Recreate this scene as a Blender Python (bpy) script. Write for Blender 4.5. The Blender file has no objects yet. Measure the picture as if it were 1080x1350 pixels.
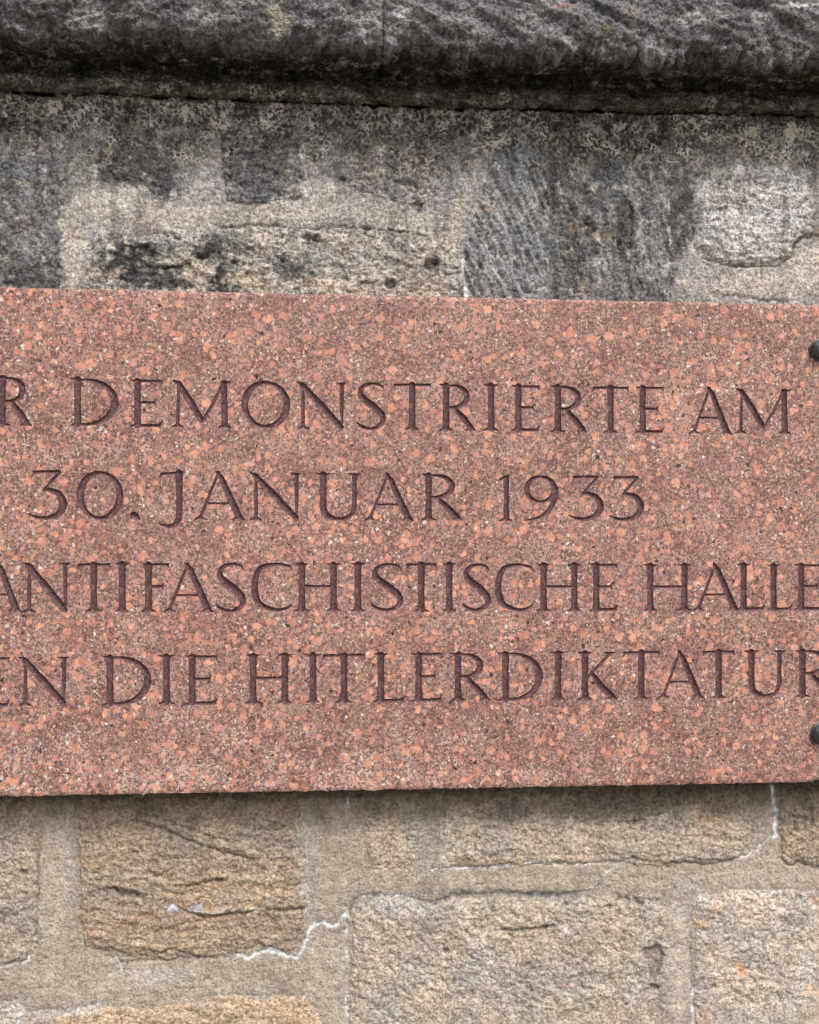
import bpy, math, random
import numpy as np

# ------------------------------------------------------------------ camera, sky, sun, exposure
scene = bpy.context.scene
C = bpy.context.collection
F = 1300.0                     # focal length in photo pixels
YAW = math.atan(F / 16300.0)   # the wall recedes slightly to the right
DW = 1.300                     # metres from the lens to the wall plane (y = 0)
CAMZ = 1.50
HV = 753.0                     # image row of the horizon
cam_d = bpy.data.cameras.new('camera')
cam = bpy.data.objects.new('camera', cam_d)
C.objects.link(cam)
cam.location = (0, -DW, CAMZ)
cam.rotation_euler = (math.radians(90), 0, -YAW)
cam_d.sensor_fit = 'VERTICAL'
cam_d.sensor_height = 36.0
cam_d.lens = 36.0 * F / 1350.0
cam_d.shift_y = (HV - 675.0) / 1350.0
cam_d.clip_start = 0.02
cam_d.clip_end = 2000
scene.camera = cam

SUN_EL, SUN_AZ = 55.0, 24.0    # azimuth measured from straight out of the wall towards the right
world = bpy.data.worlds.new('World')
scene.world = world
world.use_nodes = True
wn = world.node_tree
wn.nodes.clear()
sky = wn.nodes.new('ShaderNodeTexSky')
sky.sky_type = 'NISHITA'
sky.sun_disc = False
sky.sun_elevation = math.radians(SUN_EL)
sky.sun_rotation = math.radians(180 - SUN_AZ)
sky.air_density = 1.0
sky.dust_density = 6.0
sky.ozone_density = 0.6
bg = wn.nodes.new('ShaderNodeBackground')
bg.inputs['Strength'].default_value = 0.105
wo = wn.nodes.new('ShaderNodeOutputWorld')
hs = wn.nodes.new('ShaderNodeHueSaturation')
hs.inputs['Saturation'].default_value = 0.4      # thin white overcast
wn.links.new(sky.outputs[0], hs.inputs['Color'])
wn.links.new(hs.outputs[0], bg.inputs[0])
wn.links.new(bg.outputs[0], wo.inputs[0])

sun_d = bpy.data.lights.new('sun', 'SUN')
sun_d.energy = 1.5
sun_d.angle = math.radians(18)
sun_d.color = (1.0, 0.965, 0.925)
sun = bpy.data.objects.new('sun', sun_d)
C.objects.link(sun)
el, az = math.radians(SUN_EL), math.radians(SUN_AZ)
from mathutils import Vector
sdir = Vector((math.sin(az) * math.cos(el), -math.cos(az) * math.cos(el), math.sin(el)))
sun.rotation_euler = sdir.to_track_quat('Z', 'Y').to_euler()
sun.location = (2, -6, 8)

scene.view_settings.view_transform = 'Standard'
scene.view_settings.look = 'None'
scene.view_settings.exposure = 0.46
scene.view_settings.gamma = 1.0
scene.view_settings.use_curve_mapping = False
scene.cycles.max_bounces = 6
scene.cycles.diffuse_bounces = 3

# ------------------------------------------------------------------ projection helpers (mm on the wall)
ct, st = math.cos(YAW), math.sin(YAW)
D = DW * 1000.0
CZ = CAMZ * 1000.0

def to_uv(X, Z, p=0.0):
    """wall point (mm, p mm proud) -> photo pixel"""
    dy = D - p
    xc = X * ct - dy * st
    zc = X * st + dy * ct
    return 540 + F * xc / zc, HV - F * (Z - CZ) / zc

def to_xz(u, v, p=0.0):
    dy = D - p
    X = dy * np.tan(YAW + np.arctan((np.asarray(u, float) - 540) / F))
    zc = X * st + dy * ct
    return X, CZ + (HV - np.asarray(v, float)) * zc / F

# ------------------------------------------------------------------ noise
def _hash(ix, iy, seed):
    h = (ix.astype(np.int64) * 374761393 + iy.astype(np.int64) * 668265263 + seed * 1274126177) & 0xFFFFFFFF
    h = ((h ^ (h >> 13)) * 1274126177) & 0xFFFFFFFF
    return ((h ^ (h >> 16)) & 0xFFFF).astype(np.float32) / 65535.0

def pn(x, y, seed=0):
    x = np.asarray(x, np.float32); y = np.asarray(y, np.float32)
    xi = np.floor(x); yi = np.floor(y)
    fx = x - xi; fy = y - yi
    ux = fx * fx * fx * (fx * (fx * 6 - 15) + 10); uy = fy * fy * fy * (fy * (fy * 6 - 15) + 10)
    xi = xi.astype(np.int64); yi = yi.astype(np.int64)
    def g(a, b):
        t = _hash(xi + a, yi + b, seed) * 6.2831853
        return np.cos(t) * (fx - a) + np.sin(t) * (fy - b)
    a = g(0, 0); b = g(1, 0); c = g(0, 1); d = g(1, 1)
    return 1.5 * ((a + (b - a) * ux) + ((c + (d - c) * ux) - (a + (b - a) * ux)) * uy)

def fbm(x, y, lam, octv=4, seed=0, gain=0.5):
    s = 0.0; a = 1.0; f = 1.0 / lam; n = 0.0
    for o in range(octv):
        s = s + a * pn(x * f + 17.3 * o, y * f - 9.1 * o, seed + 31 * o)
        n += a; a *= gain; f *= 2.03
    return s / n * 1.35

def sstep(a, b, x):
    t = np.clip((x - a) / (b - a), 0, 1)
    return t * t * (3 - 2 * t)

def lin(c):
    c = np.array(c, float) / 255.0
    return np.where(c <= 0.04045, c / 12.92, ((c + 0.055) / 1.055) ** 2.4)

def tone(c, v):
    c = lin(c); g = float(c @ np.array([0.30, 0.59, 0.11]))
    k, b = (0.36, 1.17) if v > 700 else (0.48, 1.20 if c.mean() < 0.2 else 1.13)
    return (c * (1 - k) + g * k) * b * np.array([1.0, 0.99, 1.03])

def seg_dist(px, py, a, b):
    ax, ay = a[0], a[1]; bx, by = b[0], b[1]
    dx, dy = bx - ax, by - ay
    t = np.clip(((px - ax) * dx + (py - ay) * dy) / max(dx * dx + dy * dy, 1e-9), 0, 1)
    return np.hypot(px - ax - t * dx, py - ay - t * dy), t

def poly_sd(px, py, poly):
    d = np.full(px.shape, 1e9); inside = np.zeros(px.shape, bool)
    n = len(poly)
    for i in range(n):
        a, b = poly[i], poly[(i + 1) % n]
        dd, _ = seg_dist(px, py, a, b)
        d = np.minimum(d, dd)
        if a[1] != b[1]:
            c = ((a[1] > py) != (b[1] > py)) & (px < (b[0] - a[0]) * (py - a[1]) / (b[1] - a[1]) + a[0])
            inside ^= c
    return np.where(inside, -d, d)

# ------------------------------------------------------------------ mesh / object helpers
def make_mesh(name, verts, faces3=None, faces4=None, attrs=None, smooth=True):
    me = bpy.data.meshes.new(name)
    f3 = np.zeros((0, 3), np.int32) if faces3 is None else np.asarray(faces3, np.int32)
    f4 = np.zeros((0, 4), np.int32) if faces4 is None else np.asarray(faces4, np.int32)
    me.vertices.add(len(verts))
    me.vertices.foreach_set('co', np.asarray(verts, np.float32).ravel())
    nl = f3.size + f4.size
    me.loops.add(nl)
    me.loops.foreach_set('vertex_index', np.concatenate([f3.ravel(), f4.ravel()]))
    me.polygons.add(len(f3) + len(f4))
    starts = np.concatenate([np.arange(len(f3)) * 3, f3.size + np.arange(len(f4)) * 4]).astype(np.int32)
    me.polygons.foreach_set('loop_start', starts)
    me.update(calc_edges=True)
    me.polygons.foreach_set('use_smooth', np.full(len(f3) + len(f4), smooth))
    for k, val in (attrs or {}).items():
        if val.ndim == 2:
            at = me.attributes.new(k, 'FLOAT_COLOR', 'POINT')
            c = np.ones((len(val), 4), np.float32); c[:, :3] = val
            at.data.foreach_set('color', c.ravel())
        else:
            at = me.attributes.new(k, 'FLOAT', 'POINT')
            at.data.foreach_set('value', val.astype(np.float32))
    me.validate()
    return me

def submesh(name, V, f3, f4, attrs, back=0.0, origin=None):
    """cut the listed faces out of shared arrays; back > 0 gives the piece sides of that depth (along +y)"""
    idx = np.unique(np.concatenate([f3.ravel(), f4.ravel()])).astype(np.int64)
    remap = np.full(len(V), -1, np.int64); remap[idx] = np.arange(len(idx))
    a3 = remap[f3]; a4 = remap[f4]
    v = V[idx].copy(); at = {k: w[idx] for k, w in attrs.items()}
    if back > 0:
        e = []
        for f, k in ((a3, 3), (a4, 4)):
            for i in range(k):
                if len(f): e.append(np.stack([f[:, i], f[:, (i + 1) % k]], 1))
        e = np.concatenate(e); n = len(idx)
        key = e[:, 0] * n + e[:, 1]; rk = e[:, 1] * n + e[:, 0]
        b = e[~np.isin(key, rk)]
        bi = np.unique(b); m2 = np.full(n, -1, np.int64); m2[bi] = n + np.arange(len(bi))
        bv = v[bi].copy(); bv[:, 1] = back
        v = np.concatenate([v, bv]); at = {k: np.concatenate([w, w[bi]]) for k, w in at.items()}
        q = np.stack([b[:, 1], b[:, 0], m2[b[:, 0]], m2[b[:, 1]]], 1)
        a4 = np.concatenate([a4, q]) if len(a4) else q
    if origin is not None:
        v = v - np.asarray(origin)
    return make_mesh(name, v, a3, a4, at)

def link(name, me, mat, parent=None, loc=None, label=None):
    o = bpy.data.objects.new(name, me)
    C.objects.link(o)
    if mat is not None and me is not None:
        me.materials.append(mat)
    if parent: o.parent = parent
    if loc is not None: o.location = loc
    if label: o['label'] = label
    return o

def thing(name, label, cat, loc):
    o = bpy.data.objects.new(name, None); C.objects.link(o)
    o.location = loc; o['label'] = label; o['category'] = cat
    o.empty_display_size = 0.1
    return o

def axis(segs):
    out = [segs[0][0]]
    for a, b, h in segs:
        n = max(1, int(round((b - a) / h)))
        out += list(np.linspace(a, b, n + 1)[1:])
    return np.array(out, float)

def grid_quads(nx, nz):
    i = np.arange(nx - 1)[None, :] + nx * np.arange(nz - 1)[:, None]
    i = i.ravel()
    return np.stack([i, i + 1, i + nx + 1, i + nx], 1).astype(np.int64)

# ------------------------------------------------------------------ node helper
class NT:
    def __init__(s, name):
        s.m = bpy.data.materials.new(name); s.m.use_nodes = True
        s.t = s.m.node_tree; s.t.nodes.clear()
        s.out = s.n('ShaderNodeOutputMaterial'); s.b = s.n('ShaderNodeBsdfPrincipled')
        s.l(s.b.outputs[0], s.out.inputs[0])
    def n(s, typ, **kw):
        n = s.t.nodes.new(typ)
        for k, v in kw.items(): setattr(n, k, v)
        return n
    def l(s, a, b): s.t.links.new(a, b)
    def put(s, sock, v):
        if isinstance(v, bpy.types.NodeSocket): s.l(v, sock)
        elif isinstance(v, (tuple, list, np.ndarray)):
            v = tuple(float(q) for q in v)
            sock.default_value = v + (1.0,) if len(sock.default_value) == 4 and len(v) == 3 else v
        else: sock.default_value = v
    def math(s, op, a, b=0.0, c=0.0, clamp=False):
        n = s.n('ShaderNodeMath', operation=op); n.use_clamp = clamp
        s.put(n.inputs[0], a); s.put(n.inputs[1], b); s.put(n.inputs[2], c)
        return n.outputs[0]
    def vmath(s, op, a, b=(0, 0, 0), sc=None):
        n = s.n('ShaderNodeVectorMath', operation=op)
        s.put(n.inputs[0], a); s.put(n.inputs[1], b)
        if sc is not None: s.put(n.inputs['Scale'], sc)
        return n.outputs[0]
    def mix(s, f, a, b, blend='MIX'):
        n = s.n('ShaderNodeMix', data_type='RGBA', blend_type=blend); n.clamp_factor = True
        s.put(n.inputs[0], f); s.put(n.inputs[6], a); s.put(n.inputs[7], b)
        return n.outputs[2]
    def noise(s, vec, scale, detail=3, rough=0.55, dist=0.0):
        n = s.n('ShaderNodeTexNoise')
        s.put(n.inputs['Vector'], vec); n.inputs['Scale'].default_value = scale
        n.inputs['Detail'].default_value = detail; n.inputs['Roughness'].default_value = rough
        n.inputs['Distortion'].default_value = dist
        return n.outputs
    def vor(s, vec, scale, feature='F1', rand=1.0):
        n = s.n('ShaderNodeTexVoronoi', feature=feature)
        s.put(n.inputs['Vector'], vec); n.inputs['Scale'].default_value = scale
        n.inputs['Randomness'].default_value = rand
        return n.outputs
    def ramp(s, x, lo, hi, a=0.0, b=1.0):
        n = s.n('ShaderNodeMapRange'); n.clamp = True; n.interpolation_type = 'SMOOTHSTEP'
        s.put(n.inputs[0], x)
        s.put(n.inputs[1], lo); s.put(n.inputs[2], hi); s.put(n.inputs[3], a); s.put(n.inputs[4], b)
        return n.outputs[0]
    def attr(s, name):
        n = s.n('ShaderNodeAttribute'); n.attribute_name = name
        return n.outputs
    def bump(s, h, dist, strength=1.0, normal=None):
        n = s.n('ShaderNodeBump'); n.inputs['Distance'].default_value = dist
        n.inputs['Strength'].default_value = strength
        s.put(n.inputs['Height'], h)
        if normal: s.l(normal, n.inputs['Normal'])
        return n.outputs[0]

def masonry_material(name, grain=1.0):
    """weathered sandstone / mortar: colour comes from the stone's own mineral and soot colour (attribute Col),
    with grains, pores and crustose lichen added here"""
    t = NT(name)
    pos = t.n('ShaderNodeNewGeometry').outputs['Position']
    col = t.attr('Col')[0]
    n1 = t.noise(pos, 230, 2, 0.6)[0]          # ~4 mm grains
    n2 = t.noise(pos, 520, 2, 0.6)[0]
    n3 = t.noise(pos, 60, 3, 0.6)[0]
    vg = t.vor(t.vmath('ADD', pos, t.vmath('SCALE', t.noise(pos, 300, 1)[1], sc=0.003)), 310)
    sg = t.n('ShaderNodeSeparateColor'); t.l(vg[1], sg.inputs[0])
    cellr = t.ramp(sg.outputs[1], 0.0, 1.0, 0.36, 0.64)
    g = t.math('ADD', t.math('ADD', t.math('MULTIPLY', n1, 0.36), t.math('MULTIPLY', n2, 0.28)), t.math('MULTIPLY', cellr, 0.36))
    g = t.ramp(g, 0.38, 0.62, t.math('SUBTRACT', 0.74, t.math('MULTIPLY', t.attr('grit')[2], 0.30)), t.math('ADD', 1.26, t.math('MULTIPLY', t.attr('grit')[2], 0.42)))
    rg = t.attr('rough')[2]
    g2 = t.math('MULTIPLY', g, t.ramp(n3, 0.3, 0.7, 0.88, 1.12))
    c = t.vmath('SCALE', col, sc=g2)
    # pale and rusty grains
    v1 = t.vor(pos, 240)
    sep = t.n('ShaderNodeSeparateColor'); t.l(v1[1], sep.inputs[0])
    pale = t.math('MULTIPLY', t.math('GREATER_THAN', sep.outputs[0], 0.86), t.ramp(v1[0], 0.3, 0.5, 1, 0))
    c = t.mix(t.math('MULTIPLY', pale, 0.55), c, t.vmath('ADD', t.vmath('SCALE', col, sc=1.25), (0.07, 0.065, 0.055)))
    dk = t.math('MULTIPLY', t.math('LESS_THAN', sep.outputs[0], 0.13), t.ramp(v1[0], 0.25, 0.45, 1, 0))
    c = t.mix(t.math('MULTIPLY', dk, 0.6), c, t.vmath('SCALE', col, sc=0.4))
    # lichen: cream vermiculate crust broken by dark pits
    wp = t.vmath('ADD', pos, t.vmath('SCALE', t.vmath('SUBTRACT', t.noise(pos, 160, 1)[1], (0.5, 0.5, 0.5)), sc=0.006))
    li = t.attr('lichen')[2]
    r1 = t.math('ABSOLUTE', t.math('SUBTRACT', t.noise(wp, 112, 2, 0.5)[0], 0.5))
    rib = t.ramp(r1, 0.015, 0.085, 1, 0)
    r2 = t.math('ABSOLUTE', t.math('SUBTRACT', t.noise(wp, 230, 1, 0.5)[0], 0.5))
    rib = t.math('MULTIPLY', rib, t.ramp(t.noise(pos, 65, 2)[0], 0.42, 0.58, 0.15, 1.0))
    rib = t.math('MAXIMUM', rib, t.ramp(sg.outputs[1], 0.62, 0.9, 0, 0.62))
    nl = t.noise(pos, 38, 3, 0.7)[0]
    m = t.math('MULTIPLY', t.ramp(t.math('ADD', nl, t.math('MULTIPLY', li, 0.34)), 0.50, 0.78), t.ramp(li, 0.0, 0.2))
    tint = t.mix(t.noise(pos, 55, 2)[0], (0.66, 0.58, 0.46), (0.46, 0.455, 0.435))
    pit = t.mix(t.ramp(t.noise(pos, 30, 3, 0.6)[0], 0.5, 0.62), (0.050, 0.048, 0.046), (0.045, 0.028, 0.016))
    lich = t.mix(rib, pit, tint)
    lich = t.vmath('SCALE', lich, sc=t.ramp(t.noise(pos, 21, 4, 0.7)[0], 0.38, 0.62, 0.35, 1.5))
    c = t.mix(t.math('MULTIPLY', m, 0.88), c, lich)
    # solid cream blotches where the growth is thickest
    bl = t.math('MULTIPLY', t.ramp(t.math('ADD', t.math('ADD', t.math('MULTIPLY', t.noise(pos, 60, 3, 0.75)[0], 0.6), t.math('MULTIPLY', t.noise(pos, 210, 2, 0.6)[0], 0.4)), t.math('MULTIPLY', t.attr('cream')[2], 0.42)), 0.72, 0.79), 0.85)
    c = t.mix(bl, c, (0.66, 0.60, 0.50))
    t.l(c, t.b.inputs['Base Color'])
    t.b.inputs['Roughness'].default_value = 0.92
    t.b.inputs['Specular IOR Level'].default_value = 0.25
    h = t.math('ADD', t.math('ADD', t.math('MULTIPLY', n1, 0.9), t.math('MULTIPLY', n2, 0.5)), t.math('MULTIPLY', vg[0], -0.35))
    h = t.math('ADD', h, t.math('MULTIPLY', rib, t.math('MULTIPLY', m, 0.5)))
    hh = t.math('MULTIPLY', h, t.math('ADD', 0.45, t.math('MULTIPLY', rg, 0.55)))
    t.l(t.bump(hh, 0.0022 * grain, 1.0), t.b.inputs['Normal'])
    return t.m

def porphyry_material():
    t = NT('polished red porphyry')
    tc = t.n('ShaderNodeTexCoord').outputs['Object']
    warp = t.vmath('ADD', tc, t.vmath('SCALE', t.vmath('SUBTRACT', t.noise(tc, 140, 2)[1], (0.5, 0.5, 0.5)), sc=0.006))
    warp = t.vmath('ADD', warp, t.vmath('SCALE', t.vmath('SUBTRACT', t.noise(t.vmath('ADD', tc, (3, 1, 2)), 300, 1)[1], (0.5, 0.5, 0.5)), sc=0.0045))
    base = t.mix(t.ramp(t.noise(tc, 26, 3)[0], 0.35, 0.65), lin((147, 107, 99)), lin((162, 128, 118)))
    vb = t.vor(warp, 430); sb = t.n('ShaderNodeSeparateColor'); t.l(vb[1], sb.inputs[0])
    g = t.math('ADD', t.math('MULTIPLY', t.noise(tc, 420, 2, 0.7)[0], 0.5), t.math('MULTIPLY', t.ramp(sb.outputs[0], 0, 1, 0.38, 0.62), 0.5))
    base = t.vmath('SCALE', base, sc=t.ramp(g, 0.41, 0.59, 0.46, 1.52))
    base = t.vmath('SCALE', base, sc=t.ramp(t.noise(tc, 11, 4, 0.6)[0], 0.35, 0.65, 0.91, 1.09))
    gr = t.noise(tc, 330, 1)[0]
    c = t.mix(t.ramp(gr, 0.52, 0.6, 0, 0.5), base, lin((104, 88, 84)))

    clus = t.noise(tc, 17, 3, 0.6)[0]
    def crystals(c, scale, keep, r0, r1, cols, off, soft=0.12, rim=None, w=None):
        v = t.vor(t.vmath('ADD', w or warp, (off, off * 0.7, -off)), scale)
        s = t.n('ShaderNodeSeparateColor'); t.l(v[1], s.inputs[0])
        rad = t.math('ADD', r0, t.math('MULTIPLY', s.outputs[1], r1 - r0))
        on = t.math('GREATER_THAN', t.math('ADD', s.outputs[0], t.ramp(clus, 0.35, 0.65, -0.12, 0.12)), 1 - keep)
        m = t.math('MULTIPLY', on, t.ramp(t.math('SUBTRACT', rad, v[0]), 0.0, soft))
        cc = t.mix(s.outputs[2], cols[0], cols[1])
        if rim is not None:
            mr = t.math('MULTIPLY', on, t.ramp(t.math('SUBTRACT', t.math('ADD', rad, 0.14), v[0]), 0.0, 0.1))
            c = t.mix(t.math('MULTIPLY', mr, 0.7), c, rim)
        cc = t.vmath('SCALE', cc, sc=t.ramp(t.noise(tc, 260, 2)[0], 0.3, 0.7, 0.82, 1.16))
        return t.mix(t.math('MULTIPLY', m, t.ramp(t.noise(tc, 90, 1)[0], 0.3, 0.55, 0.45, 0.95)), c, cc)
    salmon = (lin((200, 134, 113)), lin((226, 164, 139)))
    c = crystals(c, 330, 0.34, 0.25, 0.55, (lin((184, 132, 118)), lin((208, 166, 150))), 0.31)
    c = crystals(c, 165, 0.42, 0.25, 0.52, (lin((190, 130, 114)), lin((212, 160, 140))), 0.17)
    c = crystals(c, 270, 0.28, 0.25, 0.48, (lin((196, 178, 162)), lin((228, 214, 200))), 0.53)
    c = crystals(c, 300, 0.24, 0.2, 0.45, (lin((58, 44, 42)), lin((84, 66, 62))), 0.77)
    c = crystals(c, 104, 0.50, 0.2, 0.48, salmon, 0.07, 0.09)
    c = crystals(c, 64, 0.32, 0.22, 0.46, salmon, 0.93, 0.06)
    c = crystals(c, 150, 0.15, 0.18, 0.42, (lin((46, 34, 32)), lin((64, 50, 46))), 1.37)
    c = crystals(c, 150, 0.10, 0.15, 0.40, (lin((214, 204, 192)), lin((234, 226, 216))), 1.91)
    wear = t.attr('wear')[2]
    wv = t.vor(warp, 400); ws = t.n('ShaderNodeSeparateColor'); t.l(wv[1], ws.inputs[0])
    wm = t.math('MULTIPLY', wear, t.math('GREATER_THAN', ws.outputs[2], 0.78))
    c = t.mix(t.math('MULTIPLY', wm, 0.65), c, lin((226, 208, 198)))
    t.l(c, t.b.inputs['Base Color'])
    t.b.inputs['Roughness'].default_value = 0.62
    t.b.inputs['Specular IOR Level'].default_value = 0.35
    t.l(t.bump(t.noise(tc, 380, 3, 0.7)[0], 0.0006, 0.8), t.b.inputs['Normal'])
    return t.m

def letter_material():
    t = NT('dark purple letter paint')
    tc = t.n('ShaderNodeTexCoord').outputs['Object']
    n = t.noise(tc, 300, 3, 0.7)[0]
    c = t.mix(t.ramp(n, 0.35, 0.65), lin((70, 45, 49)), lin((110, 77, 79)))
    worn = t.ramp(t.noise(tc, 150, 4, 0.75)[0], 0.56, 0.68)
    vb = t.vor(tc, 400); sb = t.n('ShaderNodeSeparateColor'); t.l(vb[1], sb.inputs[0])
    c = t.vmath('SCALE', c, sc=t.ramp(sb.outputs[0], 0, 1, 0.72, 1.28))
    c = t.mix(t.math('MULTIPLY', worn, 0.6), c, lin((150, 110, 102)))
    blk = t.ramp(t.noise(tc, 120, 3, 0.7)[0], 0.66, 0.74)
    c = t.mix(t.math('MULTIPLY', blk, 0.6), c, lin((40, 28, 30)))
    t.l(c, t.b.inputs['Base Color'])
    t.b.inputs['Roughness'].default_value = 0.8
    t.l(t.bump(n, 0.0006, 0.9), t.b.inputs['Normal'])
    return t.m

def bolt_material():
    t = NT('dark weathered steel')
    tc = t.n('ShaderNodeTexCoord').outputs['Object']
    n = t.noise(tc, 240, 4, 0.65)[0]
    c = t.mix(t.ramp(n, 0.35, 0.7), (0.05, 0.052, 0.058), (0.15, 0.152, 0.158))
    t.l(c, t.b.inputs['Base Color'])
    t.b.inputs['Metallic'].default_value = 0.55
    t.l(t.ramp(n, 0.3, 0.7, 0.30, 0.52), t.b.inputs['Roughness'])
    t.l(t.bump(n, 0.0004, 0.6), t.b.inputs['Normal'])
    return t.m

def ground_material():
    t = NT('gravel pavement')
    pos = t.n('ShaderNodeNewGeometry').outputs['Position']
    v = t.vor(pos, 45)
    c = t.mix(t.noise(pos, 3, 4)[0], (0.20, 0.185, 0.16), (0.33, 0.31, 0.275))
    c = t.vmath('SCALE', c, sc=t.ramp(v[0], 0.1, 0.7, 1.15, 0.6))
    t.l(c, t.b.inputs['Base Color']); t.b.inputs['Roughness'].default_value = 0.9
    t.l(t.bump(v[0], 0.01, 0.6), t.b.inputs['Normal'])
    return t.m

M_WALL = masonry_material('weathered sandstone masonry')
M_CORN = masonry_material('sooty sandstone coping', 1.15)
M_SLAB = porphyry_material()
M_LET = letter_material()
M_BOLT = bolt_material()
M_GRD = ground_material()

# ------------------------------------------------------------------ ground
gm = make_mesh('ground', np.array([(-400, -400, 0), (400, -400, 0), (400, 400, 0), (-400, 400, 0)], float), None, [(0, 1, 2, 3)], smooth=False)
ground = link('ground', gm, M_GRD); ground['kind'] = 'structure'

# ------------------------------------------------------------------ the wall's stones (outlines in photo pixels on the wall plane)
# name: polygon, colour, (rough amplitude mm, long wavelength, short wavelength, angle deg), proud mm, edge softness px
S = []
def stone(poly, col, tex=(2.0, 40, 18, 0), proud=2.0, soft=4.0, warp=5.0, terr=0.0, lab=None):
    S.append(dict(poly=poly, col=tone(col, poly[0][1]), tex=tex, proud=proud, soft=soft, warp=warp, terr=terr, lab=lab))
# upper course
stone([(-150, 150), (60, 152), (84, 240), (80, 330), (84, 420), (-150, 420)], (112, 109, 105), (1.4, 60, 14, 88), 2.5, 5, 4, lab='dark grey stone with vertical streaks left of the pale mortar')
stone([(128, 184), (232, 178), (236, 225), (230, 268), (205, 255), (190, 240), (126, 240)], (92, 90, 88), (1.0, 30, 16, 30), 1.2, 7, 7, lab='small sooty stone with a soft lower edge')
stone([(292, 178), (350, 174), (396, 180), (399, 220), (398, 260), (350, 268), (298, 266), (294, 220)], (96, 94, 93), (1.8, 40, 11, 3), 3.6, 2.2, 2, lab='small square dark stone with a white edge')
stone([(120, 340), (150, 318), (215, 305), (300, 303), (420, 298), (540, 301), (590, 318), (606, 350), (612, 420), (112, 420), (118, 370)], (158, 147, 128), (1.9, 60, 16, 16), 3.0, 3, 4, 0.5, lab='long buff stone with black patches above the plaque')
stone([(455, 170), (530, 168), (586, 190), (592, 250), (560, 268), (500, 262), (462, 238)], (132, 122, 112), (2.0, 40, 20, 20), 1.5, 9, 8, lab='half covered grey brown stone')
stone([(634, 262), (648, 205), (668, 160), (724, 150), (727, 290), (724, 420), (606, 420), (611, 335)], (122, 123, 123), (3.6, 120, 9, 66), 2.0, 5, 4, lab='grey stone with diagonal chisel marks')
stone([(731, 160), (800, 156), (880, 160), (892, 300), (886, 420), (728, 420), (729, 300)], (106, 104, 101), (4.0, 60, 14, 82), 2.5, 5, 4, 0.4, lab='dark grey stone with rough vertical ridges')
stone([(912, 250), (922, 224), (980, 216), (1040, 220), (1070, 250), (1078, 300), (1052, 318), (1040, 340), (1000, 350), (950, 345), (916, 330), (909, 290)], (174, 167, 156), (1.3, 36, 9, 4), 5.0, 4, 3, lab='pale rounded stone with a crack along its bottom')
stone([(1090, 220), (1210, 215), (1215, 320), (1100, 305), (1086, 260)], (120, 116, 110), (2, 40, 15, 0), 2.5)
# lower courses
stone([(-150, 1000), (46, 1000), (50, 1120), (50, 1240), (38, 1264), (4, 1274), (-150, 1278)], (160, 142, 118), (2.4, 36, 18, 10), 2.5, 5, 5, lab='light brown rough stone at the left with a white crack under it')
stone([(104, 1000), (396, 1000), (402, 1130), (404, 1226), (392, 1250), (372, 1254), (345, 1244), (310, 1258), (230, 1264), (150, 1258), (108, 1244), (103, 1120)], (158, 135, 103), (2.7, 90, 13, 5), 3.0, 5, 5, 0.6, lab='large ochre brown stone with layered bedding')
stone([(478, 1065), (500, 1050), (548, 1058), (562, 1090), (556, 1132), (530, 1146), (486, 1140)], (172, 154, 124), (1.6, 30, 14, 0), 1.5, 9, 8, lab='small yellowish stone patch below the plaque')
stone([(586, 1000), (988, 1000), (996, 1080), (990, 1112), (960, 1134), (880, 1140), (780, 1136), (680, 1140), (592, 1142), (580, 1110), (586, 1060)], (170, 152, 124), (2.8, 44, 12, 6), 2.6, 4, 5, 0.3, lab='long tan stone hollowed at its lower right corner')
stone([(1030, 1000), (1250, 1000), (1250, 1140), (1060, 1140), (1030, 1126), (1026, 1060)], (152, 134, 108), (3.6, 40, 20, 20), 3.0, 4, 4, 0.6, lab='brown stone at the right with deep pits')
stone([(466, 1196), (490, 1184), (560, 1192), (620, 1184), (740, 1182), (868, 1178), (880, 1200), (876, 1300), (884, 1420), (876, 1500), (462, 1500), (461, 1280)], (172, 156, 132), (2.9, 26, 13, 20), 3.4, 4, 4, 0.35, lab='large tan stone with a pitted rough face')
stone([(918, 1182), (980, 1174), (1250, 1172), (1250, 1490), (918, 1500), (914, 1300)], (180, 163, 140), (2.4, 24, 13, 12), 3.0, 4, 3, 0.2, lab='pale pinkish stone with orange rust spots')
stone([(72, 1345), (120, 1328), (210, 1330), (300, 1312), (405, 1316), (420, 1345), (424, 1500), (60, 1500)], (180, 148, 108), (2.2, 40, 12, -3), 2.8, 4, 5, 0.3, lab='orange tan stone in the bottom course')
stone([(-150, 1310), (20, 1320), (44, 1350), (40, 1500), (-150, 1500)], (164, 146, 122), (2.4, 36, 16, 0), 2.5)
rnd = random.Random(5)
def filler(v0, v1, ulist_excl, u0, u1):
    u = u0
    while u < u1:
        w = rnd.uniform(190, 420)
        a, b = u, min(u + w, u1)
        if b - a > 70:
            j = lambda: rnd.uniform(-7, 7)
            k = rnd.uniform(-14, 14)
            stone([(a + j(), v0 + j()), ((a + b) / 2, v0 + j()), (b + j(), v0 + j()), (b + j(), (v0 + v1) / 2), (b + j(), v1 + j()), ((a + b) / 2, v1 + j()), (a + j(), v1 + j()), (a + j(), (v0 + v1) / 2)],
                  (158 + k, 140 + k, 114 + k * 0.8), (2.6, 44, 15, rnd.uniform(-15, 15)), 3.0, 5, 5, 0.3)
        u = b + rnd.uniform(34, 56)
for (v0, v1) in ((170, 390), (430, 640), (680, 850), (890, 1080), (1120, 1280), (1320, 1500)):
    filler(v0, v1, None, -2350, -200 if v0 in (170, 890, 1120, 1320) or True else 0)
    filler(v0, v1, None, 1285, 3000)
for (v0, v1) in ((1545, 1720), (1765, 1950), (1990, 2230)):
    filler(v0, v1, None, -2350, 3000)

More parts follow.
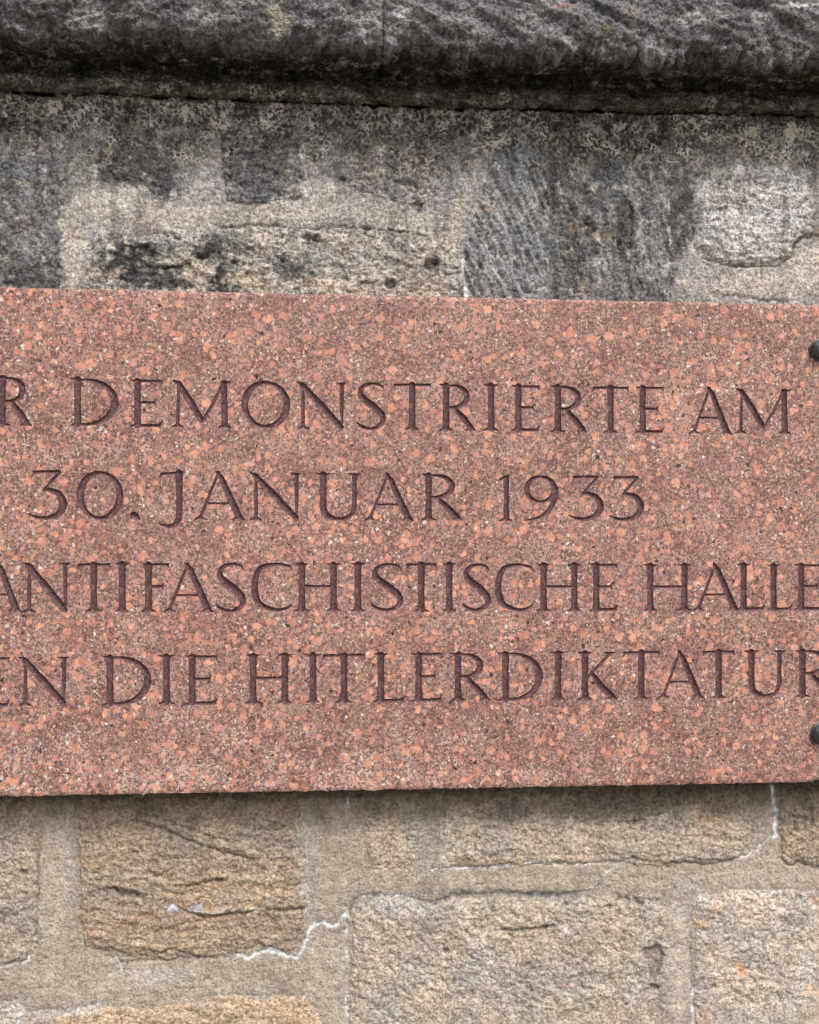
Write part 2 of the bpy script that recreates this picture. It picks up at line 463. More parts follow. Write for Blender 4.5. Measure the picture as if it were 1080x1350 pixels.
# cracks: points, half width px, depth mm, white 0..1, dark 0..1
CR = [
 ([(290, 299), (305, 300), (328, 296), (360, 297), (385, 300), (410, 301), (455, 298), (500, 303), (545, 306), (560, 312)], 1.1, 2.2, 0.0, 0.75),
 ([(930, 342), (960, 350), (1000, 352), (1030, 350), (1045, 336), (1050, 318), (1062, 312), (1085, 312)], 1.1, 3.0, 0.1, 0.75),
 ([(1003, 350), (1004, 366)], 0.8, 2, 0.0, 0.7),
 ([(0, 1274), (10, 1273), (36, 1266), (42, 1252), (47, 1236)], 1.4, 1.5, 0.9, 0.0),
 ([(47, 1236), (48, 1215), (50, 1190), (50, 1120)], 0.9, 1.5, 0.1, 0.5),
 ([(314, 1258), (328, 1263), (340, 1256), (356, 1252), (366, 1254), (376, 1261), (392, 1262), (400, 1249), (407, 1232), (412, 1219), (428, 1217), (440, 1221), (452, 1211), (458, 1200)], 1.7, 1.5, 1.0, 0.1),
 ([(458, 1204), (458, 1240), (459, 1280), (457, 1320), (460, 1360)], 1.6, 1.5, 0.75, 0.2),
 ([(408, 1215), (407, 1180), (405, 1120), (404, 1086)], 2.0, 0.5, 0.16, 0.0),
 ([(460, 1200), (468, 1186), (480, 1180), (500, 1180)], 1.4, 2.0, 0.2, 0.6),
 ([(500, 1179), (515, 1182), (528, 1180), (542, 1184), (560, 1188), (575, 1192)], 1.3, 1.5, 0.6, 0.5),
 ([(575, 1190), (600, 1180), (640, 1178), (690, 1178), (740, 1180), (780, 1176), (792, 1166)], 2.0, 1.8, 0.15, 0.55),
 ([(792, 1166), (800, 1150), (812, 1140), (835, 1132)], 1.0, 0.8, 0.55, 0.2),
 ([(570, 1146), (590, 1145), (630, 1144), (665, 1141), (672, 1138)], 1.2, 1.6, 0.9, 0.5),
 ([(672, 1139), (720, 1138), (760, 1141), (800, 1137), (830, 1133)], 0.9, 1.0, 0.5, 0.2),
 ([(835, 1132), (880, 1138), (930, 1139), (968, 1134)], 1.0, 1.6, 0.0, 0.7),
 ([(968, 1132), (988, 1126), (1004, 1114), (1018, 1104)], 1.6, 1.0, 0.7, 0.1),
 ([(1018, 1036), (1020, 1056), (1024, 1070), (1023, 1088), (1022, 1104)], 2.6, 1.2, 0.85, 0.2),
 ([(1028, 1130), (1040, 1141), (1052, 1137), (1065, 1142), (1085, 1145)], 1.0, 2.5, 0.0, 0.8),
 ([(1005, 1179), (1028, 1176)], 1.4, 0.5, 0.9, 0.0),
 ([(914, 1176), (912, 1200), (910, 1240), (912, 1300)], 1.2, 1.6, 0.25, 0.4),
 ([(914, 1303), (915, 1320), (913, 1350), (915, 1380)], 2.3, 1.4, 0.85, 0.2),
 ([(16, 1325), (22, 1334), (28, 1342), (24, 1350)], 1.5, 1.0, 0.8, 0.0),
 ([(56, 1336), (75, 1331), (100, 1332), (120, 1326), (140, 1322)], 2.2, 1.0, 0.5, 0.2),
 ([(152, 1262), (160, 1270), (160, 1284)], 1.0, 0.8, 0.7, 0.0),
 ([(108, 1232), (109, 1244)], 1.2, 0.5, 0.6, 0.0),
 ([(160, 1268), (230, 1264), (300, 1262)], 0.9, 1.5, 0.1, 0.6),
 ([(458, 1052), (460, 1068), (448, 1077)], 1.3, 0.6, 0.6, 0.0),
 # upper wall
 ([(400, 190), (397, 205), (402, 225), (401, 240), (404, 256)], 3.2, -0.6, 0.55, 0.0),
 ([(872, 216), (879, 232), (884, 255), (881, 280), (880, 300), (884, 330)], 1.3, -0.6, 0.38, 0.0),
 ([(880, 214), (900, 213), (914, 213)], 1.1, -0.5, 0.7, 0.0),
 ([(612, 335), (609, 352), (612, 372), (615, 396)], 2.6, 0.5, 0.75, 0.0),
 ([(165, 345), (185, 356), (200, 358), (240, 352)], 1.4, 2.0, 0.1, 0.7),
 ([(195, 352), (225, 353), (250, 349)], 1.6, 2.4, 0.0, 0.8),
 ([(637, 240), (655, 275), (668, 310)], 1.3, -1.2, 0.16, 0.0),
 ([(650, 270), (662, 300), (668, 330)], 1.2, -1.2, 0.14, 0.0),
 ([(634, 304), (645, 335), (657, 365), (664, 388)], 1.5, -1.3, 0.22, 0.0),
 ([(654, 305), (664, 325), (672, 350), (680, 380), (690, 398)], 1.2, -1.2, 0.14, 0.0),
 ([(668, 232), (685, 280), (696, 315)], 1.2, -1.2, 0.14, 0.0),
 ([(690, 205), (706, 240), (716, 270)], 1.1, -1.0, 0.12, 0.0),
 ([(727, 200), (728, 280), (727, 330), (726, 400)], 3.0, 2.2, 0.0, 0.45),
 ([(719, 255), (722, 268)], 1.5, 2, 0, 0.8), ([(714, 268), (716, 282)], 1.5, 2, 0, 0.8),
 ([(828, 268), (832, 280), (834, 300), (832, 326), (828, 326)], 1.6, 2.6, 0.0, 0.8),
 ([(762, 342), (763, 356), (768, 370)], 2.0, 2.8, 0.0, 0.85), ([(775, 358), (780, 372)], 1.8, 2.4, 0.0, 0.8), ([(774, 295), (783, 305)], 1.6, 2.4, 0.0, 0.8),
 ([(836, 350), (842, 366), (848, 384)], 1.3, 2, 0, 0.8),
 ([(940, 388), (970, 391), (1000, 396), (1040, 398)], 2.2, 2.2, 0.3, 0.6),
 # bedding cracks of the ochre stone
 ([(175, 1080), (210, 1090), (240, 1104), (262, 1112), (290, 1122), (320, 1130), (335, 1134)], 1.4, 3.0, 0.0, 0.5),
 ([(185, 1070), (240, 1090), (300, 1108)], 1.0, 2.0, 0.0, 0.3),
 ([(140, 1171), (152, 1171), (160, 1178), (180, 1179)], 2.2, 3.6, 0.0, 0.7),
 ([(232, 1168), (255, 1166), (285, 1158), (300, 1160)], 1.3, 2.4, 0.0, 0.5),
 ([(235, 1198), (268, 1208), (300, 1206), (345, 1200), (400, 1198)], 1.6, 3.0, 0.0, 0.55),
 ([(190, 1232), (240, 1218), (300, 1205)], 1.1, 1.6, 0.0, 0.4),
 ([(215, 1256), (225, 1250), (240, 1254), (262, 1262)], 1.4, 2.0, 0.0, 0.5),
 ([(665, 1224), (682, 1226), (705, 1223), (730, 1221)], 1.7, 3.4, 0.1, 0.8),
 ([(815, 1182), (828, 1184)], 3.0, 3, 0, 0.7),
 ([(850, 1252), (868, 1250), (874, 1262), (868, 1278), (870, 1286)], 2.2, 3.6, 0.0, 0.5),
 ([(858, 1298), (868, 1302)], 2.4, 3, 0.0, 0.85), ([(845, 1190), (838, 1187)], 2.6, 3, 0, 0.8),
 ([(1042, 1073), (1052, 1078), (1062, 1079)], 1.8, 3.0, 0.0, 0.45), ([(1068, 1062), (1070, 1080), (1071, 1088)], 1.8, 3.0, 0.0, 0.45), ([(1048, 1084), (1046, 1093)], 1.6, 2.6, 0.0, 0.4),
]
# pits: u, v, radius px, depth mm
PITS = [(404, 314, 6, 5), (417, 315, 6, 6), (455, 332, 7, 4), (515, 375, 8, 8), (326, 361, 4, 3), (346, 362, 5, 3), (128, 214, 5, 4), (317, 243, 3, 3), (452, 236, 4, 4), (304, 233, 3, 3), (363, 230, 3, 3),
        (550, 273, 9, 4), (568, 350, 10, 4), (575, 346, 6, 3), (980, 267, 4, 4), (588, 1252, 5, 5), (32, 1149, 6, 4), (178, 1123, 4, 3), (288, 1161, 5, 3), (60, 1262, 3, 1),
        (746, 1192, 4, 3), (802, 1195, 4, 3), (825, 1323, 3, 3), (982, 1255, 3, 3), (370, 1190, 3, 2), (475, 1049, 4, 4), (835, 1084, 4, 3), (940, 1300, 4, 2), (657, 1040, 4, 3), (400, 1130, 3, 2)]
# patches of colour that belong to the stone: u, v, rx, ry, angle, colour, strength, edge noise
PAT = [
 (65, 300, 40, 120, 0, (84, 84, 84), 0.5), (10, 280, 26, 120, 0, (78, 78, 78), 0.55),
 (55, 365, 45, 22, 0, (62, 62, 61), 0.7), (38, 225, 14, 40, 0, (140, 140, 136), 0.35), (45, 320, 22, 24, 0, (132, 132, 130), 0.4),
 (182, 222, 48, 34, 0, (74, 73, 72), 0.85), (214, 255, 22, 22, 0, (74, 73, 72), 0.75), (345, 222, 40, 32, 0, (84, 83, 82), 0.5),
 (98, 320, 18, 74, 0, (182, 168, 146), 0.95), (150, 262, 60, 14, 0, (184, 172, 150), 0.8), (190, 282, 90, 20, 3, (178, 164, 142), 0.8), (330, 283, 190, 13, 0, (178, 164, 142), 0.85), (420, 262, 40, 26, 0, (184, 172, 152), 0.75), (270, 245, 24, 30, 0, (164, 158, 148), 0.6),
 (500, 286, 90, 14, 2, (164, 152, 132), 0.6), (560, 305, 40, 26, 0, (172, 158, 134), 0.6), (460, 300, 30, 20, 0, (150, 148, 142), 0.4),
 (180, 346, 56, 33, 8, (48, 48, 48), 1.0), (215, 372, 60, 13, 0, (66, 66, 66), 0.85), (285, 352, 22, 42, -25, (48, 48, 48), 1.0), (300, 318, 34, 12, 12, (110, 106, 100), 0.6), (340, 338, 30, 12, 20, (104, 102, 98), 0.6), (390, 356, 32, 18, 25, (70, 70, 69), 0.85), (430, 345, 80, 14, 18, (140, 134, 124), 0.4),
 (228, 342, 18, 9, 10, (160, 138, 104), 0.7), (155, 360, 12, 6, -10, (170, 150, 118), 0.8), (265, 362, 22, 14, -20, (188, 168, 132), 0.8), (330, 374, 40, 9, 14, (184, 158, 114), 0.8), (430, 378, 60, 9, 5, (178, 154, 116), 0.75), (185, 300, 30, 16, 0, (150, 132, 106), 0.5),
 (500, 340, 70, 34, 10, (170, 152, 124), 0.4), (535, 372, 30, 18, 0, (128, 118, 104), 0.5), (478, 335, 12, 12, 0, (190, 190, 188), 0.5),
 (572, 350, 16, 12, 20, (112, 98, 82), 0.7), (600, 300, 12, 50, 15, (184, 162, 128), 0.6), (500, 212, 36, 30, 0, (150, 136, 118), 0.5), (455, 220, 12, 36, 5, (92, 92, 92), 0.6), (525, 230, 14, 40, 0, (96, 94, 92), 0.5),
 (590, 250, 40, 22, 0, (158, 154, 146), 0.6), (660, 330, 54, 74, 0, (132, 132, 128), 0.4),
 (735, 240, 12, 60, 0, (76, 75, 72), 0.6), (780, 300, 28, 80, 0, (92, 90, 86), 0.4), (760, 225, 14, 18, 0, (140, 134, 124), 0.4), (862, 335, 20, 56, 0, (136, 132, 126), 0.5), (760, 370, 30, 30, 0, (128, 124, 116), 0.4), (845, 250, 30, 50, 0, (118, 116, 112), 0.4),
 (898, 285, 17, 66, 0, (66, 63, 60), 0.95), (890, 225, 22, 30, 0, (78, 76, 74), 0.7),
 (990, 290, 74, 56, 0, (184, 176, 166), 0.5), (960, 258, 34, 12, -12, (182, 156, 122), 0.35), (1000, 236, 20, 14, 0, (130, 128, 130), 0.45), (1075, 300, 10, 40, 0, (126, 120, 112), 0.6),
 (1010, 372, 90, 20, -4, (184, 168, 146), 0.95), (920, 365, 26, 32, 0, (166, 158, 146), 0.7), (1072, 345, 40, 26, 0, (182, 166, 142), 0.9),
 (590, 190, 80, 34, -10, (92, 90, 86), 0.55), (440, 190, 26, 40, 0, (96, 94, 90), 0.4), (752, 330, 14, 60, 0, (66, 62, 58), 0.6), (822, 300, 9, 46, 0, (58, 56, 53), 0.7), (778, 260, 9, 50, 4, (70, 68, 65), 0.5), (845, 330, 8, 50, 0, (150, 147, 140), 0.5), (800, 350, 8, 36, 0, (138, 134, 126), 0.5), (30, 150, 60, 18, 0, (70, 68, 62), 0.6), (110, 205, 30, 30, 0, (98, 95, 88), 0.5),
 # lower wall
 (90, 1110, 12, 130, 0, (140, 136, 128), 0.45), (75, 1180, 22, 70, 0, (172, 154, 126), 0.4), (22, 1120, 26, 50, 0, (162, 150, 130), 0.4), (5, 1080, 30, 40, 0, (150, 136, 112), 0.4),
 (130, 1134, 30, 8, 0, (178, 142, 82), 0.6), (165, 1164, 30, 10, 0, (178, 142, 92), 0.5), (290, 1175, 100, 8, -3, (172, 138, 92), 0.5), (250, 1215, 140, 24, 0, (166, 130, 92), 0.55), (230, 1140, 90, 18, 4, (148, 126, 98), 0.4), (130, 1235, 30, 12, 0, (178, 140, 92), 0.5), (340, 1150, 50, 20, 0, (164, 134, 92), 0.4), (220, 1075, 90, 30, 0, (142, 126, 100), 0.4),
 (229, 1199, 10, 6, 10, (176, 176, 178), 0.95), (257, 1198, 10, 8, 0, (168, 168, 170), 0.95), (290, 1202, 26, 4, -6, (182, 170, 150), 0.7), (352, 1164, 5, 18, 25, (192, 168, 130), 0.8), (355, 1146, 7, 8, 0, (184, 168, 140), 0.8), (338, 1186, 20, 4, -35, (196, 158, 100), 0.8), (336, 1200, 8, 4, 0, (204, 196, 182), 0.7),
 (404, 1120, 14, 100, 0, (158, 150, 138), 0.5), (435, 1130, 24, 90, 0, (158, 142, 116), 0.3), (515, 1115, 26, 30, 0, (186, 160, 118), 0.5), (545, 1080, 16, 44, 0, (146, 142, 132), 0.5), (570, 1110, 14, 60, 0, (142, 138, 128), 0.4),
 (525, 1192, 44, 12, 4, (166, 164, 160), 0.55), (640, 1178, 80, 6, 0, (122, 118, 112), 0.6), (730, 1179, 50, 6, 0, (120, 116, 110), 0.6), (470, 1180, 16, 12, 0, (134, 130, 122), 0.5),
 (590, 1110, 10, 40, 0, (196, 182, 154), 0.5), (620, 1120, 30, 16, 0, (188, 168, 132), 0.4), (675, 1068, 26, 16, 0, (88, 90, 94), 0.75), (672, 1062, 3, 18, 0, (176, 178, 180), 0.4), (800, 1068, 70, 16, -2, (98, 92, 84), 0.55), (880, 1052, 60, 12, 0, (88, 82, 74), 0.5), (630, 1135, 40, 6, 0, (184, 150, 96), 0.5),
 (945, 1080, 26, 16, 0, (178, 140, 96), 0.5), (950, 1100, 36, 22, 0, (188, 166, 130), 0.5), (1000, 1075, 16, 50, 0, (150, 138, 118), 0.5), (1060, 1110, 26, 22, 0, (176, 142, 96), 0.4), (1050, 1080, 26, 16, 0, (130, 112, 88), 0.5),
 (905, 1170, 26, 14, 0, (176, 166, 152), 0.5), (895, 1204, 14, 18, 0, (192, 183, 170), 0.7), (896, 1280, 15, 90, 0, (182, 167, 145), 0.75), (430, 1280, 26, 60, 0, (180, 165, 142), 0.6), (76, 1150, 18, 100, 0, (178, 163, 138), 0.55), (860, 1265, 12, 22, 0, (120, 104, 88), 0.6), (700, 1162, 120, 8, 0, (174, 158, 134), 0.5), (1000, 1158, 80, 12, 0, (184, 168, 146), 0.5), (700, 1200, 50, 14, 0, (186, 162, 124), 0.4), (622, 1232, 12, 34, -28, (196, 178, 154), 0.45), (560, 1230, 60, 30, 0, (152, 138, 118), 0.35), (780, 1250, 90, 30, 0, (158, 140, 116), 0.3),
 (944, 1200, 10, 8, 0, (200, 148, 104), 0.6), (922, 1218, 8, 5, 0, (206, 150, 80), 0.6), (978, 1278, 11, 9, 0, (200, 142, 90), 0.9), (992, 1270, 8, 10, 0, (152, 146, 136), 0.8), (930, 1340, 14, 16, 0, (204, 156, 116), 0.6), (1066, 1302, 8, 8, 0, (220, 164, 96), 0.7), (1074, 1186, 8, 6, 0, (202, 148, 96), 0.7), (995, 1210, 24, 14, 0, (202, 168, 130), 0.5), (1062, 1275, 12, 22, 0, (196, 192, 184), 0.5), (1015, 1195, 40, 14, 0, (208, 188, 164), 0.4),
 (130, 1292, 110, 18, 0, (176, 160, 134), 0.5), (210, 1285, 40, 16, -4, (192, 182, 166), 0.5), (20, 1308, 50, 12, 8, (148, 134, 112), 0.4), (345, 1310, 20, 8, -6, (158, 148, 132), 0.8), (90, 1336, 50, 8, -6, (184, 176, 162), 0.6), (20, 1335, 20, 14, 0, (188, 180, 168), 0.6), (250, 1345, 150, 20, 0, (190, 156, 108), 0.5), (440, 1320, 24, 60, 0, (168, 150, 124), 0.3),
 (744, 1228, 5, 5, 0, (216, 200, 180), 0.8), (638, 1230, 4, 4, 0, (224, 214, 204), 0.7), (647, 1268, 5, 5, 0, (216, 196, 172), 0.7), (635, 1286, 5, 4, 0, (220, 208, 194), 0.7), (750, 1299, 5, 3, 0, (214, 150, 116), 0.8), (670, 1272, 4, 4, 0, (212, 194, 168), 0.6), (761, 1282, 4, 4, 0, (212, 194, 168), 0.6), (566, 1293, 6, 5, 0, (176, 174, 178), 0.7),
]

# ------------------------------------------------------------------ wall surface
Xl, Xr = to_xz(0, 700)[0], to_xz(1080, 700)[0]
H1 = 1.65
XA = axis([(-2300, Xl - 150, 14), (Xl - 150, Xl - 22, 5), (Xl - 22, Xr + 22, H1), (Xr + 22, Xr + 150, 5), (Xr + 150, 2800, 14)])
def Zv(v, u=0): return float(to_xz(u, v)[1])
zt0, zt1 = Zv(430, 1080) - 10, Zv(105, 0) + 20
zb0, zb1 = Zv(1362, 0), Zv(1005, 0)
ZA = axis([(0, zb0, 13), (zb0, zb1, H1), (zb1, zt0, 10), (zt0, zt1, H1)])
XX, ZZ = np.meshgrid(XA, ZA)
XX = XX.ravel(); ZZ = ZZ.ravel()
U, V = to_uv(XX, ZZ)
U = U.astype(np.float32); V = V.astype(np.float32)
N = len(U)
fine = (U > -60) & (U < 1140)

wu = fbm(U, V, 34, 3, 11); wv = fbm(U, V, 34, 3, 12)
wu2 = fbm(U, V, 9, 2, 13); wv2 = fbm(U, V, 9, 2, 14)
def gcol(c): return lin(c)

up = sstep(985, 430, V + 40 * fbm(U, V, 120, 3, 20))                        # upper (sooty) against lower (clean) masonry
colm = np.zeros((N, 3))
mv = fbm(U, V, 90, 4, 21)[:, None]
c_low = tone((167, 150, 124), 900) * (1 + 0.16 * mv)
c_up = tone((156, 148, 136), 100) * (1 + 0.30 * mv)
colm[:] = c_low * (1 - up[:, None]) + c_up * up[:, None]
hgt = fbm(U, V, 70, 3, 22) * 1.6 + fbm(U, V, 7, 2, 23) * 0.6 + 0.9 * fbm(U * 0.5, V, 20, 3, 24) - 1.2 * sstep(0.3, 0.7, fbm(U, V, 11, 3, 25, 0.6))
rough = np.full(N, 0.62)
sid = np.full(N, -1, np.int32); best = np.full(N, 0.0)
dU, dV = 1.0, 1.0
for k, s in enumerate(S):
    P = np.array(s['poly'], float)
    m = 14
    sel = np.where((U > P[:, 0].min() - m) & (U < P[:, 0].max() + m) & (V > P[:, 1].min() - m) & (V < P[:, 1].max() + m))[0]
    if len(sel) == 0: continue
    u = U[sel]; v = V[sel]
    sd = poly_sd(u + s['warp'] * wu[sel] + 1.6 * wu2[sel], v + s['warp'] * wv[sel] + 1.6 * wv2[sel], s['poly'])
    mk = sstep(s['soft'], -s['soft'], sd)
    amp, la, lb, ang = s['tex']
    a = math.radians(ang); ca, sa = math.cos(a), math.sin(a)
    wk = 2.0 if la / lb > 8 else 6.0
    uu = (u * ca + v * sa) + wk * wu[sel]; vv = (-u * sa + v * ca) + wk * wv[sel]
    n = fbm(uu * (lb / la), vv, lb, 4, 100 + 7 * k, 0.55)
    if s['terr'] > 0:
        q = n * 4.0; fl = np.floor(q); fr = q - fl
        nt = (fl + sstep(0.55, 0.95, fr)) / 4.0
        n = n * (1 - s['terr']) + nt * s['terr']
    n2 = fbm(uu * (0.35 if la / lb > 2.2 else 0.7), vv, 7.5, 2, 300 + 7 * k)
    dish = np.clip(-sd / 16.0, 0, 1)
    n3_ = fbm(uu * 0.6, vv, 13, 3, 700 + 7 * k, 0.6)
    kup = 1.5 if s['poly'][0][1] < 700 else 1.0
    klo = 1.5 if kup > 1 else 0.72
    h = s['proud'] * (0.35 + 0.65 * dish) + klo * amp * n + (1.5 if kup > 1 else 1.15) * n2 - klo * 1.3 * sstep(0.1, 0.55, n3_) - 1.3 * sstep(0.25, 0.6, fbm(u, v, 6.5, 2, 800 + 7 * k))
    hgt[sel] = hgt[sel] * (1 - mk) + h * mk
    rough[sel] = rough[sel] * (1 - mk) + 1.0 * mk
    cn = fbm(uu * (lb / la), vv, lb * 1.6, 3, 500 + 7 * k)
    cf = fbm(u, v, 60, 3, 501 + 7 * k)
    c = s['col'][None, :] * (1 + 0.20 * cn + 0.16 * cf)[:, None]
    # warm/cool drift
    c = c * (1 + 0.10 * cf[:, None] * np.array([1, 0.1, -1.1]))
    ks = 0.9 if s['poly'][0][1] < 700 else 1.4
    mkc = sstep(s['soft'] * ks, -s['soft'] * ks, sd + 2.5 * wv2[sel])
    colm[sel] = colm[sel] * (1 - mkc[:, None]) + c * mkc[:, None]
    seam = np.exp(-(sd / 3.2) ** 2)
    hgt[sel] -= 0.5 * seam
    ins = sd < 0
    w = np.where(ins & (sd < best[sel]))[0]
    sid[sel[w]] = k; best[sel[w]] = sd[w]

# colour patches
gritn = fbm(U, V, 5.5, 2, 49)
for k, (pu, pv, rx, ry, ang, c, stg) in enumerate(PAT):
    R = max(rx, ry) * 1.6 + 8
    sel = np.where((np.abs(U - pu) < R) & (np.abs(V - pv) < R))[0]
    if len(sel) == 0: continue
    a = math.radians(ang); ca, sa = math.cos(a), math.sin(a)
    wsc = min(8, 0.55 * min(rx, ry) + 1)
    du = U[sel] - pu + wsc * wu[sel] + 0.6 * wsc * wu2[sel]; dv = V[sel] - pv + wsc * wv[sel] + 0.6 * wsc * wv2[sel]
    r = np.hypot((du * ca + dv * sa) / rx, (-du * sa + dv * ca) / ry)
    m = sstep(1.22, 0.70, r + 0.34 * wu2[sel] - 0.22 * wv[sel] + 0.25 * gritn[sel]) * stg
    t = tone(c, pv)
    colm[sel] = colm[sel] * (1 - m[:, None]) + t * m[:, None] * (1 + 0.12 * wv2[sel])[:, None]

# soot running down from under the coping
base_v = 118 + 0.028 * U
down = V - base_v
streak = fbm(U * 1.0, V * 0.12, 26, 3, 41)
soot = sstep(98, 18, down + 46 * streak + 30 * wu + 22 * np.exp(-((U - 250) / 130) ** 2)) * up
fn = 0.5 + 0.5 * fbm(U, V, 14, 3, 43)
soot = soot * (0.72 + 0.28 * fn)
sc_ = lin((74, 74, 74))
mm = np.clip(soot * 0.74, 0, 0.92)[:, None]
colm = colm * (1 - mm) + sc_ * mm
st2 = sstep(0.15, 0.6, fbm(U, V * 0.16, 20, 3, 44)) * up * sstep(320, 160, down) * 0.45
colm = colm * (1 - st2[:, None]) + lin((84, 82, 80)) * st2[:, None]
w3 = sstep(0.05, 0.6, fbm(U, V, 30, 4, 51, 0.62)) * up * 0.42
colm = colm * (1 - w3[:, None]) + lin((98, 98, 97)) * w3[:, None]
w4 = sstep(0.15, 0.6, fbm(U, V, 17, 4, 52, 0.62)) * up * 0.55
colm = colm * (1 - w4[:, None]) + lin((188, 182, 170)) * w4[:, None]
w5 = sstep(0.25, 0.7, fbm(U, V, 36, 4, 53, 0.62)) * up * 0.4
colm = colm * (1 - w5[:, None]) + lin((150, 124, 96)) * w5[:, None]
w6 = sstep(0.1, 0.65, fbm(U, V, 26, 4, 54, 0.6)) * (1 - up) * 0.34
colm = colm * (1 - w6[:, None]) + lin((196, 182, 160)) * w6[:, None]
w7 = sstep(0.15, 0.65, fbm(U, V, 34, 4, 55, 0.6)) * (1 - up) * 0.34
colm = colm * (1 - w7[:, None]) + lin((134, 120, 102)) * w7[:, None]
# dry powdery light bloom
bloom = sstep(0.25, 0.8, fbm(U, V, 40, 4, 47)) * up * 0.4
colm = colm * (1 - bloom[:, None]) + lin((196, 194, 188)) * bloom[:, None]
lichen = sstep(120, 0, down + 20 * wu) * up
lichen = np.where(down < 0, 0.6, lichen)
lichen = np.maximum(lichen, 0.45 * sstep(60, 0, np.hypot((U - 560) / 2.2, V - 215)) * up)
cream = np.zeros(N)
for (a, b, r) in ((72, 140, 20), (245, 150, 22), (85, 158, 12), (205, 158, 12), (985, 172, 22), (1045, 172, 28), (930, 180, 16), (655, 218, 10), (290, 160, 26), (815, 165, 16), (660, 185, 20), (6, 150, 12)):
    cream = np.maximum(cream, sstep(r, r * 0.3, np.hypot(U - a, V - b)) * 0.62)
# damp stain plus the slab's shadow, painted in just below its lower edge
damp_shade = 1.25 * sstep(50, 6, V - 1040 + 22 * wu + 10 * fbm(U, V * 0.3, 20, 2, 48)) * (V > 1000) * 0.55
colm = colm * (1 - damp_shade[:, None]) + lin((104, 94, 78)) * damp_shade[:, None]

contact_shade = sstep(16, 2, V - 1041 + 0.012 * (U - 540) + 6 * wu2) * (V > 1000) * 0.6  # slab's contact shadow painted into the wall colour as a narrow dark band
colm = colm * (1 - contact_shade[:, None]) + lin((72, 64, 54)) * contact_shade[:, None]
# cracks and pits
WH = lin((246, 247, 250)); DK = lin((52, 46, 40))
for pts, hw, dep, wht, drk in CR:
    P = np.array(pts, float)
    sel = np.where((U > P[:, 0].min() - 14) & (U < P[:, 0].max() + 14) & (V > P[:, 1].min() - 14) & (V < P[:, 1].max() + 14))[0]
    if len(sel) == 0: continue
    u = U[sel] + 2.4 * wu2[sel] + 1.2 * wu[sel]; v = V[sel] + 2.4 * wv2[sel]
    d = np.full(len(sel), 99.0)
    for i in range(len(P) - 1):
        dd, t = seg_dist(u, v, P[i], P[i + 1])
        d = np.minimum(d, dd)
    hwv = hw * (1 + 0.6 * wu[sel])
    g = np.exp(-(d / (hwv + 0.7)) ** 2)
    hgt[sel] -= dep * g
    br = np.clip(0.55 + 1.3 * fbm(U[sel], V[sel], 13, 3, 77), 0.0, 1.1) if wht < 1 else np.clip(0.85 + 0.8 * fbm(U[sel], V[sel], 13, 2, 77), 0.3, 1.1)
    if wht > 0:
        halo = np.exp(-(d / (hw * 4.5)) ** 2) * 0.32 * wht * br
        colm[sel] = colm[sel] * (1 - halo[:, None]) + lin((150, 148, 144)) * halo[:, None]
    if drk > 0:
        gg = np.clip(g * drk, 0, 1)[:, None]
        colm[sel] = colm[sel] * (1 - gg) + DK * gg
    if wht > 0:
        off = np.exp(-((d) / (hwv * (0.85 if wht >= 1 else 0.70) + 0.3)) ** 2) * wht * br * 1.25
        off = np.clip(off, 0, 1)[:, None]
        colm[sel] = colm[sel] * (1 - off) + WH * off
for pu, pv, r, dep in PITS:
    sel = np.where((np.abs(U - pu) < 3 * r) & (np.abs(V - pv) < 3 * r))[0]
    d = np.hypot((U[sel] - pu + 2 * wu2[sel]) / 1.25, V[sel] - pv + 2 * wv2[sel])
    g = sstep(r * 0.95, r * 0.45, d)
    hgt[sel] -= dep * g
    colm[sel] *= (1 - 0.45 * g)[:, None]
crev = np.interp(U, [-400, 0, 270, 540, 810, 1080, 1500], [106, 119, 128, 138, 146, 151, 160])
hgt = hgt - 24 * sstep(3.5, -3, V - crev + 5 * wu + 2.5 * wu2)
hgt = np.where(fine, hgt, hgt * 0.9)
colm = np.clip(colm, 0.01, 0.85)
WV = np.stack([XX, -hgt, ZZ], 1) / 1000.0
grit = up * (0.62 + 0.38 * np.clip((rough - 0.62) / 0.38 + soot, 0, 1)) + (1 - up) * np.clip((rough - 0.62) / 0.38, 0, 1) * 0.5
mot = fbm(U, V, 10, 3, 57, 0.65) * (0.34 * up + 0.12 * (1 - up)) + fbm(U, V * 0.5, 22, 3, 58) * 0.16 * up
colm = np.clip(colm * (1 + mot[:, None]), 0.01, 0.85)
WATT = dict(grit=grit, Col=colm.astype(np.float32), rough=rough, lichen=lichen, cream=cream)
Q = grid_quads(len(XA), len(ZA))
fs = sid[Q]
fsid = np.where((fs[:, 0] == fs[:, 1]) | (fs[:, 0] == fs[:, 2]), fs[:, 0], np.where(fs[:, 1] == fs[:, 3], fs[:, 1], -1))

wall = thing('stone_wall', 'weathered sandstone block wall with smeared mortar joints behind the red plaque', 'wall', (0.2, 0, 0))
WO = Vector((0.2, 0, 0))
e3 = np.zeros((0, 3), np.int64)
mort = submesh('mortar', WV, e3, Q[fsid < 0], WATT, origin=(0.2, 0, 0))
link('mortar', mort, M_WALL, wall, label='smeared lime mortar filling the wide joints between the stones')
for k, s in enumerate(S):
    q = Q[fsid == k]
    if len(q) < 6: continue
    cen = WV[np.unique(q)].mean(0); cen[1] = 0
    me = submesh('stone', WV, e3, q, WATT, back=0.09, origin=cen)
    link('stone', me, M_WALL, wall, loc=Vector(cen) - WO, label=s['lab'])

